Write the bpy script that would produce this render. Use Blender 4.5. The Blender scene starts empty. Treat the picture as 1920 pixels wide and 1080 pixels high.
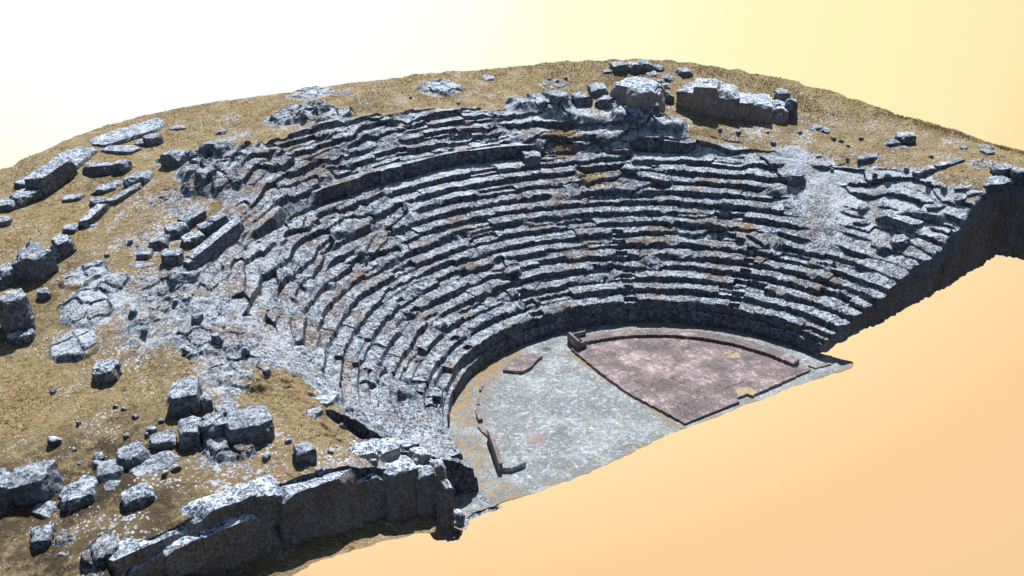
# ---------------------------------------------------------------- numpy noise + the lie of the land
import numpy as np, math
PI=math.pi
_T=np.random.default_rng(7).random(512*512).astype(np.float32)
def _h(i,j,s=0):
    return _T[(i+s*37+(j+s*101)*512)&0x3ffff]
def vn(x,y,s=0):
    i=np.floor(x);j=np.floor(y);u=x-i;v=y-j
    i=i.astype(np.int32);j=j.astype(np.int32)
    u=u*u*u*(u*(u*6-15)+10);v=v*v*v*(v*(v*6-15)+10)
    a=_h(i,j,s);b=_h(i+1,j,s);c=_h(i,j+1,s);d=_h(i+1,j+1,s)
    return (a+(b-a)*u+(c-a)*v+(a-b-c+d)*u*v)*2-1
def fbm(x,y,o=4,s=0,g=.5):
    t=0;a=1;n=0
    for k in range(o):
        t=t+a*vn(x*1.0,y*1.0,s+k*17);n+=a;a*=g;x,y=(x*1.6-y*1.2)+7.3,(x*1.2+y*1.6)+3.1
    return t/n
def ridge(x,y,o=3,s=0):
    t=0;a=1;n=0
    for k in range(o):
        t=t+a*(1-2*abs(vn(x,y,s+k*13)));n+=a;a*=.5;x,y=(x*1.6-y*1.2)+1.3,(x*1.2+y*1.6)+5.1
    return t/n
def vor(x,y,s=0,jit=.85):
    i=np.floor(x).astype(np.int32);j=np.floor(y).astype(np.int32)
    f1=np.full(x.shape,9.);f2=np.full(x.shape,9.);ci=np.zeros(x.shape);dx1=np.zeros(x.shape);dy1=np.zeros(x.shape)
    for a in(-1,0,1):
        for b in(-1,0,1):
            I=i+a;J=j+b
            px=I+.5+jit*(_h(I,J,s)-.5);py=J+.5+jit*(_h(I,J,s+5)-.5)
            dx=x-px;dy=y-py;d=np.hypot(dx,dy);m=d<f1
            f2=np.where(m,f1,np.minimum(f2,d));f1=np.where(m,d,f1)
            ci=np.where(m,_h(I,J,s+9),ci);dx1=np.where(m,dx,dx1);dy1=np.where(m,dy,dy1)
    return f1,f2,ci,dx1,dy1
def ss(a,b,x):
    t=np.clip((x-a)/(b-a),0,1);return t*t*(3-2*t)
def mix(a,b,t): return a+(b-a)*t
def vn3(x,y,z,s=0):
    i=np.floor(z);w=z-i;w=w*w*(3-2*w);i=i.astype(np.int32)
    def sl(k):
        ix=np.floor(x);iy=np.floor(y);u=x-ix;v=y-iy;u=u*u*(3-2*u);v=v*v*(3-2*v)
        ix=ix.astype(np.int32)+k*7919;iy=iy.astype(np.int32)
        a=_h(ix,iy,s);b=_h(ix+1,iy,s);c=_h(ix,iy+1,s);d=_h(ix+1,iy+1,s)
        return a+(b-a)*u+(c-a)*v+(a-b-c+d)*u*v
    return (sl(i)*(1-w)+sl(i+1)*w)*2-1
def fbm3(x,y,z,o=3,s=0):
    t=0;a=1;n=0
    for k in range(o):
        t=t+a*vn3(x,y,z,s+k*11);n+=a;a*=.5;x,y,z=x*2.03+3.1,y*2.03+1.7,z*2.03+9.2
    return t/n

R1,Z1,RUN,RISE=10.0865,1.24,.7035,.3562
AISLES=[32.,61.6,90.4,119.,147.5]
# outer rim of the hill: angle(deg) -> radius, height
RIM=[(-60,32,7.2),(-5,31,7.3),(2.98,25.43,7.4),(13.79,26.56,7.6),(26.77,27.81,8.1),(35.17,28.79,8.6),(47.22,29.32,9.2),(54.5,29.75,9.3),(58.49,29.75,9.2),(73.72,30.33,8.8),(86.49,31.33,8.5),(95.38,32.83,8.2),(101.1,35.03,7.9),(109.97,37.37,7.4),(117.34,37.46,7),(123.03,37.48,6.7),(135,38.5,6.3),(150,37,5.6),(170,34,4.6),(200,33,2.8),(215,33,2.5)]
GP=[(30.88,-2.7,7.3),(25.4,1.32,7.4),(25.79,6.33,7.6),(24.83,12.53,8.1),(23.53,16.58,8.6),(19.91,21.52,9.2),(17.28,24.22,9.3),(15.55,25.36,9.2),(8.5,29.11,8.8),(1.92,31.27,8.5),(-3.08,32.69,8.2),(-6.74,34.37,7.9),(-12.76,35.12,7.4),(-17.2,33.28,7),(-20.43,31.42,6.7),(-27.22,27.22,6.3),(-32.04,18.5,5.6),(-33.48,5.9,4.6),(18,0.5,6.5),(24,1,7.3),(24,-3,7.4),(28,5,7.5),(24,10,7.5),(20,7,6.85),(18.5,11,6.75),(16,13.5,6.95),(20,16,7.8),(13,18,7.7),(16,21,8.5),(8,22.5,8),(2,25,8.35),(-4,25,8.3),(-10.5,23.5,8),(-13,19,6.9),(-13.5,16.5,6.2),(-17,14,5.9),(-19.5,20.5,5.9),(-21.8,18.7,5.45),(-15.5,24.5,6.7),(-10,28,7.3),(-20,27.5,6.1),(-18.5,8.5,4.6),(-21,9.7,4.5),(-24.6,12,4.5),(-26.5,18,5.2),(-19.3,5,4.35),(-18,3,4.2),(-17,0,4.1),(-20,0,4.2),(-22.5,0.3,4.2),(-14,0,3.3),(-15.3,1.5,3.7),(-24.8,0,3.5),(-26,3,3.6),(-27,1,3.2),(-26,-3,2.6),(-30,-3,2.6),(-31,6,3.8),(-30,14,4.8)]
def rim(th):
    t=np.degrees(th);return np.interp(t,[a for a,_,_ in RIM],[b for _,b,_ in RIM]),np.interp(t,[a for a,_,_ in RIM],[c for _,_,c in RIM])
def _tps(P):
    P=np.array(P,float);n=len(P)
    d=np.hypot(P[:,None,0]-P[None,:,0],P[:,None,1]-P[None,:,1])
    K=np.where(d>0,d*d*np.log(d+1e-9),0)+np.eye(n)*1.5
    A=np.zeros((n+3,n+3));A[:n,:n]=K;A[:n,n]=1;A[:n,n+1:]=P[:,:2];A[n,:n]=1;A[n+1:,:n]=P[:,:2].T
    return P,np.linalg.solve(A,np.concatenate([P[:,2],[0,0,0]]))
_P,_W=_tps(GP)
def G(x,y):
    z=_W[-3]+_W[-2]*x+_W[-1]*y
    for (a,b,_),w in zip(_P,_W):
        d2=((x-a)**2+(y-b)**2).astype(np.float32)
        z=z+np.float32(w*.5)*d2*np.log(d2+np.float32(1e-9))
    return z
def rcav(th):   # where the rock-cut seating gives way to the hillside
    t=np.degrees(th)
    return np.interp(t,[-5,0,8,20,35,48,58,70,88,100,112,119,124,132,142,152,162,170,180,186],
                       [19.6,19.6,19.6,20.0,20.4,20.6,21.2,23.0,24.4,24.6,24.9,25.2,22.6,22.0,21.6,21.4,20.2,18.2,17.0,16.6])
# weathered patches of the seating: angle, radius, half-width along, half-width across (m), strength
DMG=[(174,15.8,4,2.6,1.1),(162,17.8,4.5,3,1.3),(150,18.6,4,3.2,1.3),(138,19.4,3.5,2.6,0.95),(128,18.2,2.4,1.6,0.7),(121,19.2,1.4,1.6,0.7),(112,16.6,1.6,1,0.7),(108,18.6,3,0.8,0.8),(62,19.3,1.6,2,1),(66,22,4,2,1.1),(117,23,3,2.6,0.85),(111,21.6,1.5,1,0.7),(103,17.6,1.4,0.6,0.6),(70,17.3,1.2,0.6,0.6),(54,12.6,0.8,0.4,0.5),(50,22.5,3,1.5,1.1),(56,17.8,1.8,1,0.8),(44,15,1.6,0.7,0.7),(30,14.5,1.2,0.6,0.6),(26,19,4,1.6,0.8),(12,19,3.5,1.8,0.75),(16,13.8,0.9,0.5,0.6),(119,12.5,0.9,1,0.55),(147,12.2,1,1.2,0.5),(95,23,3,1.3,0.5),(122,23.5,3,2,0.6),(179,13.5,1.2,4,0.7),(90,13.2,0.8,0.5,0.6),(80,15.5,0.7,0.4,0.5),(160,20.5,5,2,1.2)]
DITCH=[(-10.4,-.9,-.05),(-11.2,-.35,-.05),(-12.3,.4,.3),(-13.2,1.2,1.1),(-13.9,2.3,2.1),(-14.45,3.4,2.9)]
def wall_y(x): return -.62+.12*vn(x*.9,x*0,71)
def strip_z(x): return np.interp(x,[-25,-24,-20.4,-18,-16,-13.3,-12.2,-11.4],[3.2,3.0,1.95,2.1,1.7,1.2,.35,0])
def _broken(x,y,r,th,td,smooth):
    ca=th*r;f1,f2,ci,dx,dy=vor(ca/2.1+.3*vn(x*.8,y*.8,64),r/.74+.3*vn(x*.7,y*.7,65),60)
    tilt=(ci-.5)
    rock=smooth-.30*dy+.22*(ci-.5)+.15*dy*tilt+.12*dx*(ci*7%1-.5)-.05*ss(.08,.0,f2-f1)+.09*ridge(x*1.3,y*1.3,4,66)+.06*fbm(x*4,y*4,3,55)
    g1,g2_,cj,ex,ey=vor(x/.34+.4*vn(x*1.4,y*1.4,68),y/.34,69)
    rub=smooth+.10*(cj-.35)*ss(.0,.35,g2_-g1)*ss(.35,.7,cj)+.11*ridge(x*1.5,y*1.5,5,67)+.14*fbm(x*.8,y*.8,4,62,.6)-.16*ss(.25,.5,fbm(x*1.1,y*1.1,3,57))
    left=ss(-.25,.25,fbm(x*.45,y*.45,2,63)+ss(140,160,td)*1.3-.35)
    brk=mix(rock,rub,left)
    return brk
def wobble(x,y): return .13*fbm(x*.33,y*.33,2,3)+.075*fbm(x*1.5,y*1.5,4,4,.6)
def H(x,y):
    x=np.asarray(x,np.float32);y=np.asarray(y,np.float32)
    r=np.hypot(x,y);th=np.arctan2(y,x);th=np.where(th<-PI/2,th+2*PI,th);td=np.degrees(th)
    # --- seating
    wob=wobble(x,y)
    rw=r+wob
    k=(rw-R1)/RUN;i=np.floor(k);f=k-i
    seg=np.floor(th*r/1.7+_h(i.astype(np.int32),i.astype(np.int32)*0,8)*9)
    a=th*(R1+RUN*i)/1.75+_h(i.astype(np.int32),i.astype(np.int32)*0,8)*9+.25*vn(x*.8,y*.8,31)
    seg=np.floor(a).astype(np.int32);sf=a-np.floor(a);ii=i.astype(np.int32)
    h1=_h(ii,seg,21);h2=_h(ii,seg,22);h3=_h(ii,seg,23)
    off=h1*.09+np.where(h2>.82,.15+.35*h3,0)
    fo=f-off/RUN
    z=Z1+RISE*i+(h3-.5)*.09+.05*fbm(x*.6,y*.6,2,7)
    lo=Z1+RISE*(i-1)+np.where(h2>.82,.7*RISE*h1,0.02)
    zs=np.where(fo>=0,z-.07*np.exp(-np.maximum(fo,0)*RUN/.05)-.02*np.sin(fo*6),lo)
    zs=zs-.05*np.exp(-((sf-.5)*0+np.minimum(sf,1-sf)*1.75/.03)**2)*(fo>0)*(h1>.75)
    zs=zs+(.05*ridge(x*1.6,y*1.6,4,41)++.035*fbm(x*5,y*5,3,42,.7)-.22*ss(.22,.6,fbm(x*.9,y*.9,4,46))*np.exp(-np.maximum(fo,0)*RUN/.28))*(k>0)
    zs=zs-.10*ss(.25,.75,fbm(x*1.1,y*1.1,3,45))*np.exp(-np.maximum(fo,0)*RUN/.2)*(k>0)
    for A in AISLES:
        m=(abs(td-A)*PI/180*r<.30+.05*vn(r*2,r*0,int(A)))&(_h(i.astype(np.int32),i.astype(np.int32)*0,int(A))>.18)
        zs=np.where(m&(i>=0)&(i<7)&(f>.12),Z1+RISE*(i-np.where(f<.55,.6,0))+.03*ridge(x*3,y*3,2,5),zs)
    # podium: upright slab face with a low ledge at its foot
    pod=np.where(r<R1-.16+.03*vn(th*9,th*0,2),0*r-.02,.66+.05*vn(th*14,th*0,6)+.05*ridge(x*2,y*2,2,9))
    led=ss(.0,.1,vn(th*5.2,th*0,61)+.25)
    pod=np.where(r<R1-.16,pod,np.where((td<52)|((td>100)),pod,.62))
    zs=np.where(rw<R1,pod,zs)
    # walkway and terrace cliff
    kc=(r-20.35+.22*fbm(x*.7,y*.7,3,91)+np.where(h2>.7,.2*h1,0))
    walk=Z1+RISE*13+.05*ridge(x*1.3,y*1.3,3,14)+.06*ss(19.2,20.3,r)
    cliff=np.interp(td,[0,20,32,42,50,56,66,80,100,119,124,130,180],[.15,.15,.2,.5,.9,1.0,.75,1.0,1.0,.95,.75,.4,.2])
    ku=(rw+.14*fbm(x*.9,y*.9,2,93)-20.45)/.76
    iu=np.floor(ku);fu=ku-iu
    au=th*20/2.0+_h(iu.astype(np.int32),iu.astype(np.int32)*0,18)*9
    su=np.floor(au).astype(np.int32);g1=_h(iu.astype(np.int32),su,24);g2=_h(iu.astype(np.int32),su,25)
    fu=fu-(g1*.16+np.where(g2>.62,.4,0))
    zu=Z1+RISE*13+cliff+.345*(iu+np.where(fu<0,-.75,0))+(g2-.5)*.16+.07*ridge(x*1.4,y*1.4,4,15)+.08*fbm(x*.8,y*.8,4,16,.6)-.2*ss(.1,.5,fbm(x*.9,y*.9,4,19))
    zu=np.where(kc<0,walk,np.maximum(zu,Z1+RISE*13+cliff*.9))
    zs=np.where(r>R1+RUN*14-.15+.08*vn(th*30,th*0,77),zu,zs)
    # --- broken rock
    D=0*x-.25
    for (A,rr,wa,wr,s) in DMG:
        D=np.maximum(D,s*np.exp(-(((td-A)*PI/180*rr/wa)**2+((r-rr)/wr)**2)**1.5)-.25)
    D=D+.35*fbm(x*.55,y*.55,3,51)
    smooth=np.where(r<R1+RUN*14,Z1+RISE*(k-.35),np.where(r<20.35,Z1+RISE*13,Z1+RISE*13+cliff*ss(20.1,20.9,r)+.345*np.maximum(ku-.4,0)))
    w=ss(-.02,.16,D)
    m=(w>0)&(rw>=R1)&(r<27)
    if m.any(): zs[m]=zs[m]*(1-w[m])+w[m]*_broken(x[m],y[m],r[m],th[m],td[m],smooth[m])
    for (px,py,rad,s_) in BARE:
        b_=s_*ss(1.2,.6,np.hypot(x-px,y-py)/rad+.25*fbm(x*.7,y*.7,3,83))
        zs=mix(zs,smooth+.05*ridge(x*1.1,y*1.1,4,66)+.05*fbm(x*.5,y*.5,2,29),b_)
    # --- hillside
    g=G(x,y)
    gg=g+.07*fbm(x*.35,y*.35,3,81)+.04*fbm(x*1.8,y*1.8,5,82,.6)
    for (px,py,rad,hh) in SLABS:
        m=(abs(x-px)<rad*1.6)&(abs(y-py)<rad*1.6)
        if not m.any(): continue
        X=x[m];Y=y[m]
        d=np.hypot(X-px,Y-py)/rad+.45*fbm(X*.9,Y*.9,3,83)
        f1,f2,ci,_,_=vor(X/.9,Y/.9,84)
        gg[m]+=hh*ss(1.05,.8,d)*(.6+.5*ci+.5*ridge(X*1.5,Y*1.5,3,85)-.5*ss(.12,0,f2-f1))
    gg=gg+.05*ss(.25,.6,fbm(x*1.3,y*1.3,3,86))*ridge(x*3,y*3,2,87)
    rc=rcav(th)+.5*fbm(x*.5,y*.5,3,88)
    wz=np.interp(td,[0,38,50,140,160],[1.5,1.3,.35,.35,1.3]);c=ss(1,-1,(r-rc)/wz)
    for (px,py,rad,hh) in RUBBLE:
        m=(abs(x-px)<rad*1.5)&(abs(y-py)<rad*1.5)
        if not m.any(): continue
        X=x[m];Y=y[m];d=np.hypot(X-px,Y-py)/rad+.3*fbm(X*.7,Y*.7,3,83);w_=ss(1.2,.5,d)*hh
        a1,a2,cj,_,_=vor(X/.36+.4*vn(X*1.4,Y*1.4,68),Y/.36,69)
        gg[m]+=w_*(.05*cj*ss(.0,.35,a2-a1)*ss(.45,.8,cj)+.07*ridge(X*1.6,Y*1.6,5,67)+.10*fbm(X*.9,Y*.9,3,62))
    sm=np.maximum(ss(126,138,td)*ss(13,15.5,r),ss(114,120,td)*ss(20.7,21.6,r))
    hcap=gg+.12+.09*ridge(x*1.5,y*1.5,5,67)
    zs=mix(zs,np.where(zs>hcap,hcap+.12*(zs-hcap),zs),sm)
    z=mix(gg,zs,c)
    # --- end of the seating at the left, gully and retaining wall
    d=np.full(x.shape,99.);dz=np.zeros(x.shape)
    for (ax,ay,az),(bx,by,bz) in zip(DITCH[:-1],DITCH[1:]):
        t=np.clip(((x-ax)*(bx-ax)+(y-ay)*(by-ay))/((bx-ax)**2+(by-ay)**2),0,1)
        q=np.hypot(x-ax-t*(bx-ax),y-ay-t*(by-ay));m=q<d
        dz=np.where(m,az+t*(bz-az),dz);d=np.where(m,q,d)
    wd=.44+.12*vn(x*1.6,y*1.6,95)
    z=np.where((d<wd)&(z>dz),dz+.05*ridge(x*2,y*2,2,96),z)
    fl=(x>-12.05)&(y<.42-(x+10)*.3-.1*vn(x*2,y*0,97))&(r>9.5)&(x<0)
    z=np.where(fl,np.minimum(z,np.maximum(0.02,(-11.2-x)*.3)+.02*fbm(x*2,y*2,2,98)),z)
    yw=wall_y(x)
    lw=(y<yw)&(x<-11.9)&(x>-24.3+.3*vn(y*2,y*0,99))
    z=np.where(lw,np.minimum(z,strip_z(x)+.05*fbm(x*1.2,y*1.2,3,100)-.04*(yw-y)),z)
    return z
def zone(x,y):
    r=np.hypot(x,y);th=np.arctan2(y,x);th=np.where(th<-PI/2,th+2*PI,th)
    return r,th
SLABS=[(-19.8,17.15,1,0.22),(-20.36,14.34,1.3,0.22),(-21.71,12.17,0.9,0.2),(-19.15,15.46,0.9,0.18),(4.31,27.09,1.3,0.22),(-2.21,31.48,1.3,0.15),(-0.88,30.13,0.8,0.1),(7.9,21.7,2,0.35),(7.76,19.36,1.6,0.25),(12.18,18.45,1.7,0.35),(12.73,16.2,1.6,0.25),(10.99,24.37,0.9,0.1),(-4.81,27.64,2,0.3),(-3.87,26.08,1.5,0.3),(15.34,1.3,1.8,0.3),(15.74,3.93,1.5,0.25),(13.43,6.15,1.6,0.22),(14.95,8.73,1,0.2),(22.68,2.03,0.7,0.1),(24.97,3.32,0.5,0.12),(-11.19,24.5,1.4,0.3),(-12.42,26.76,1,0.2),(-11.85,21.31,1.8,0.3),(-12.5,23.35,1.2,0.25),(-19.1,2.09,0.9,0.3),(-16.96,6.57,1.5,0.2),(-17.05,9.17,1.5,0.2),(-24.25,-0.26,0.6,0.25),(-24.96,1.17,0.35,0.12)]
RUBBLE=[(-17.24,16.68,2.2,0.7),(-18.26,12.8,2,0.8),(-19.79,10.78,1.4,0.6),(-13.54,26.08,1.8,0.5),(-15.69,23.01,1.8,0.35),(-15.2,21.21,2,0.5),(-17.01,19.75,1.5,0.5),(-17.45,14.57,2,0.8),(-19.03,12.58,1.8,0.5),(-18,10.94,2,0.9),(-15.88,12.32,2.5,1),(-17.77,8.46,1.6,0.9),(-17.33,6.24,1.6,0.7),(-9.43,25.12,2,0.9),(-13.58,21.81,2,0.8),(-6.81,29.17,2,0.6),(-19.13,2.07,1.5,0.5),(-18.3,0.72,1.5,0.5),(-16.52,-0.55,1.3,0.6),(-14.89,-0.54,1.2,0.7),(14.64,3.68,1.7,0.8),(14.35,0.8,2,0.6),(12.18,18.45,2,0.7),(8.39,19.7,2.5,0.7)]
BARE=[(16.35,7.22,2,1),(18.03,10.14,1.6,1),(15,5.22,1.3,0.9),(15.35,1.17,1.5,0.75),(16.26,3.63,1.4,0.7),(13.11,19.56,1.6,0.8),(8.46,22.5,1.6,0.7)]

GROUPS=['stones of the outer arc on the left hillside', 'stones of the inner arc on the left hillside', None, 'blocks of the stepped remnant in the left wing', 'fallen blocks above the left retaining wall', 'rough blocks at the bottom left corner', 'loose boulders around the back outcrop', 'loose rocks on the right hillside', 'slabs and rocks by the right end of the seating', 'capping blocks of the right retaining wall']
ROCKS=[
('stone_wall',-18.37,28.51,6.35,3.1,1,1.08,38,8,0.15,'long straight wall block in the outer arc, its tall face dark, rising to a grassy slope behind',0),
('stone_block',-19.51,29.21,6.28,1.41,1.3,0.39,-29,-2,0.5,'rounded block sitting on top of the left end of the long outer wall',0),
('stone_block',-20.05,27.47,6.1,1.49,1.1,0.53,24,4,0.25,'lower course block below the rounded one at the left end of the outer wall',0),
('stone_block',-20.92,27.24,6.02,1.03,1.2,0.39,-7,0,0.3,'square block at the left picture edge, just left of the outer wall',0),
('stone_block',-21.59,25.47,5.87,0.81,1.03,0.3,-3,5,0.3,'cut block at the left picture edge, lowest of the outer arc',0),
('stone_slab',-13.01,32.91,7.13,5.07,2,0.22,11,5,0.3,'long low pale slab running up to the far end of the outer arc',0),
('stone_slab',-16.92,30.85,6.72,3.67,1.8,0.28,46,6,0.25,'pale flat top behind the long outer wall, where the wall meets the slab',0),
('stone_block',-14.09,30.72,6.87,2.44,1.2,0.23,-47,1,0.5,'jagged overhanging block in front of the long pale slab of the outer arc',0),
('stone_block',-12.91,30.9,6.99,0.86,0.8,0.31,-21,5,0.3,'small square block between the jagged block and the end block of the outer arc',0),
('stone_block',-12.34,30.66,7.04,0.94,0.9,0.5,5,5,0.25,'square block ending the front row of the outer arc, dark right face',0),
('stone_slab',-10.49,32.01,7.25,0.96,0.7,0.16,-26,4,0.4,'thin dark slab lying beside the far tip of the outer arc',0),
('stone_wall',-15.98,28.37,6.61,1.9,0.7,0.54,-40,3,0.2,'low shaded cross wall running right from the long outer wall',0),
('stone_block',-15,27.53,6.7,0.84,0.8,0.64,-50,7,0.3,'upright block closing the right end of the low cross wall',0),
('boulder',-16.49,25.82,6.41,1.28,1,0.3,-42,7,0.6,'rounded dark block left of the pair on the grass between the two arcs',1),
('boulder',-15.78,26.1,6.56,1.01,0.8,0.23,-41,7,0.5,'dark block squeezed between a rounded block and a bigger square one, inner arc',1),
('stone_block',-14.87,25.08,6.77,1.35,1.4,0.51,-38,13,0.25,'flat topped square block at the head of the thin kerb, inner arc',1),
('stone_slab',-18.06,26.1,6.19,1.21,0.8,0.25,-27,6,0.45,'single low dark slab alone on the grass between the two arcs',1),
('stone_block',-17.14,24.27,6.38,0.85,0.9,0.28,6,8,0.5,'round shouldered block at the lower end of the thin kerb',1),
('kerb_stone',-16,23.75,6.67,2.24,0.45,0.28,23,11,0.2,'thin kerb running uphill to the flat topped block',1),
('kerb_stone',-17.88,22.59,6.25,2.12,0.5,0.44,42,8,0.2,'thin dark kerb running downhill from the round shouldered block',1),
('stone_slab',-18.2,22.19,6.08,1.1,0.8,0.16,-78,3,0.3,'small flat slab at the foot of the thin dark kerb',1),
('stone_block',-19.14,22.18,5.99,0.8,0.8,0.3,-35,6,0.25,'small pale block, top of the row of big blocks on the inner arc',1),
('stone_block',-19.94,20.1,5.82,0.8,1.02,0.78,14,10,0.25,'square block with pale top, below the small pale one on the inner arc',1),
('stone_block',-20.21,20.07,5.74,0.9,1.1,0.47,-7,7,0.35,'block with a pale sloping top next to the big split boulder',1),
('boulder',-21.24,20.5,5.63,1.05,1.2,0.74,-1,7,0.7,'dark rough boulder leaning against the back of the big split boulder',1),
('boulder',-21.51,18.84,5.51,1.3,1.5,1.19,27,8,0.4,'big boulder with vertical dark sides in the middle of the inner arc',1),
('boulder',-22.73,19.19,5.37,1.22,1.47,0.75,13,6,0.7,'rounded boulder with a white lichen top at the left picture edge',1),
('boulder',-23.18,14.79,4.88,1.21,1.46,1.71,0,6,0.4,'largest boulder on the left, tall with a hollow dark front',1),
('stone_block',-23.3,14.02,4.8,1.04,1,0.43,-9,4,0.35,'low block at the foot of the largest left boulder',1),
('stone_block',-21.76,16.49,5.32,0.47,0.66,0.42,-3,8,0.5,'small dark block wedged right of the largest left boulder',1),
('boulder',-21.13,9.66,4.38,1.05,1.29,0.62,-12,4,0.45,'lone dark pyramid shaped boulder on the golden grass',2),
('boulder',-16.55,13.68,5.91,1.26,1,0.48,-47,4,0.4,'square boulder just below the lower end of the long curved kerb wall',3),
('stone_wall',-16.07,14.07,6.1,0.35,0.55,0.62,25,14,0.12,'short pale end block of the long curved kerb wall',3),
('stone_wall',-14.28,15.51,6.33,4.9,0.5,0.62,38,4,0.1,'long pale curved kerb wall, smooth face, left wing of the seating',3),
('stone_block',-15.01,16.83,6.18,0.97,0.8,0.5,1,5,0.15,'pale seat block, lowest of the three behind the long kerb wall',3),
('stone_block',-14.04,17.46,6.38,0.68,0.7,0.46,5,14,0.2,'pale seat block, middle of the three behind the long kerb wall',3),
('stone_block',-13.47,17.6,6.54,0.84,0.7,0.51,14,10,0.15,'pale seat block, highest of the three behind the long kerb wall',3),
('stone_block',-15.32,18.11,6.31,1.05,0.9,0.51,-7,5,0.25,'dark sided seat block at the lower end of the back row of the remnant',3),
('stone_block',-14.27,18.68,6.55,1.31,0.8,0.47,21,11,0.2,'pale seat block at the upper end of the back row of the remnant',3),
('stone_block',-16.24,17.66,6.13,0.95,0.9,0.46,-30,5,0.25,'flat pale block left of the stepped remnant',3),
('stone_block',-17.14,17.09,5.96,0.74,0.9,0.32,-31,7,0.5,'rough dark block at the left tip of the stepped remnant',3),
('stone_block',-16.44,15.39,6.06,0.92,0.9,0.63,-23,-1,0.2,'square dark block above the square boulder, by the kerb wall end',3),
('stone_block',-17.53,16.3,5.92,1.58,1,0.11,-73,5,0.5,'ragged low rock left of the square dark block',3),
('boulder',-12.65,25.49,7.24,1.44,1.2,0.76,-63,9,0.25,'square topped block standing on the rubble of the upper left wing',3),
('boulder',-11.03,24.08,8.08,2.08,1.3,0.57,-77,12,0.35,'pale topped block on the rubble edge near the dry grass, upper left',3),
('boulder',-8.81,29.25,7.36,0.89,0.7,0.23,-46,9,0.6,'small dark rock on the grass above the pale topped block',3),
('boulder',-12.57,21.34,7.72,0.97,1,0.45,12,14,0.5,'dark leaning rock among rubble on the upper left wing',3),
('stone_block',-19.29,5.78,4.36,1.14,1.5,0.89,-22,6,0.2,'tall two course block at the head of the fallen blocks, next to the grass',4),
('stone_block',-18.76,5.07,4.42,0.43,0.61,0.59,-18,3,0.3,'narrow dark block beside the tall two course block',4),
('stone_block',-18.23,4.66,4.4,0.81,1.03,0.23,-22,1,0.3,'low white speckled block behind the four block row',4),
('stone_block',-17.5,4.68,4.39,0.99,1.23,0.11,-5,-5,0.3,'flat white slab behind the largest fallen block',4),
('stone_block',-19.95,3.38,4.36,0.73,1.2,0.77,-25,3,0.2,'bright topped first block at the left of the four block row',4),
('stone_block',-19.2,3.06,4.53,0.61,1.1,0.66,-55,14,0.2,'narrow second block of the four block row',4),
('stone_block',-19.15,3.13,4.68,0.76,1.1,0.5,2,-3,0.2,'third block of the four block row, flat top',4),
('stone_block',-18.18,2.66,4.35,1.66,1.5,0.81,-7,-3,0.22,'largest fallen block, right end of the four block row',4),
('stone_block',-20.81,3.7,4.32,0.93,0.8,0.4,-9,2,0.4,'long tilted block left of the four block row',4),
('stone_block',-22.07,3.45,4.25,1.07,1,0.49,1,2,0.4,'rounded long block left of the tilted one, deep shade beneath',4),
('boulder',-21.52,2.77,4.32,1.79,1.3,0.11,0,3,0.5,'low wedge shaped rock in front of the rounded long block',4),
('boulder',-19.26,2.12,4.35,1.32,1.5,0.11,-21,1,0.6,'weathered hump of white rock in front of the four block row',4),
('stone_block',-22.83,3.25,4.15,0.87,1,0.27,-20,9,0.3,'small squared block between the grass and the wedge shaped rock',4),
('stone_block',-23.04,2.49,4.13,0.65,0.7,0.11,-29,8,0.6,'flat oval stone casting a round shadow below the small squared block',4),
('boulder',-17.07,0.31,4.15,0.63,0.8,0.56,-10,-5,0.3,'dark upright stone standing alone behind the retaining wall',4),
('boulder',-24.02,2.86,3.89,1.19,1.44,0.43,-21,9,0.5,'rough heaped boulder with white crest right of the corner wall',5),
('boulder',-25.04,2.96,3.71,0.97,1,0.2,-24,9,0.5,'low boulder in front of the rough heaped one',5),
('stone_wall',-26.03,4.45,3.62,0.73,1,0.98,-27,3,0.2,'lichen covered wall block cut by the left picture edge',5),
('stone_wall',-25.05,4,3.74,1.39,1.2,0.97,-30,9,0.25,'broad lichen covered wall block at the lower left corner',5),
('boulder',-25.51,1.64,3.48,0.71,0.92,0.4,-21,8,0.4,'dark angular boulder near the bottom left corner',5),
('stone_slab',-24.87,0.82,3.49,0.56,0.9,0.05,-36,4,0.2,'small square blue grey slab flush with the ground near the bottom',5),
('boulder',-22.46,1.14,4.14,1.12,0.8,0.42,-9,7,0.5,'leaning dark rock at the upper left of the retaining wall',4),
('stone_block',-15.4,3.6,3.75,1.3,0.9,0.29,43,-14,0.3,'dark block at the head of the gully behind the left wall',2),
('stone_slab',-14.35,4.85,3.41,1.86,1.3,0.29,40,-14,0.15,'pale tilted slab bridging the head of the gully',2),
('boulder',-14.69,0.73,3.49,0.57,0.77,0.2,14,-14,0.4,'small dark rock on the grass beside the gully',2),
('stone_block',-13.74,1.67,2.76,1.42,0.8,0.2,41,-14,0.2,'small pale block with a black front near the gully',2),
('stone_block',-12.39,1.68,2.14,0.91,0.7,0.37,20,-14,0.2,'pale block standing at the edge of the gully',2),
('boulder',9.41,21.82,7.98,1.53,1.6,0.75,-8,-4,0.35,'leaning square boulder, leftmost in the row left of the back outcrop',6),
('boulder',10.83,21.41,7.94,1.15,1.3,0.59,-18,1,0.3,'dark boulder second from left in the row left of the back outcrop',6),
('stone_block',12.57,22.02,8.14,1.06,1.6,0.56,-25,1,0.2,'pale topped ledge block joined to the left side of the back outcrop',6),
('stone_block',11.99,20.3,8.03,1.2,1.4,0.42,-62,10,0.25,'low pale topped block in front of the ledge block',6),
('stone_block',14.88,23.94,8.77,0.69,0.9,0.21,-28,4,0.3,'thin slab at the left foot of the block row on the back outcrop',6),
('stone_block',15.6,23.66,8.8,1.03,1.2,0.62,-26,2,0.25,'left block of the row standing on the back outcrop',6),
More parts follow.
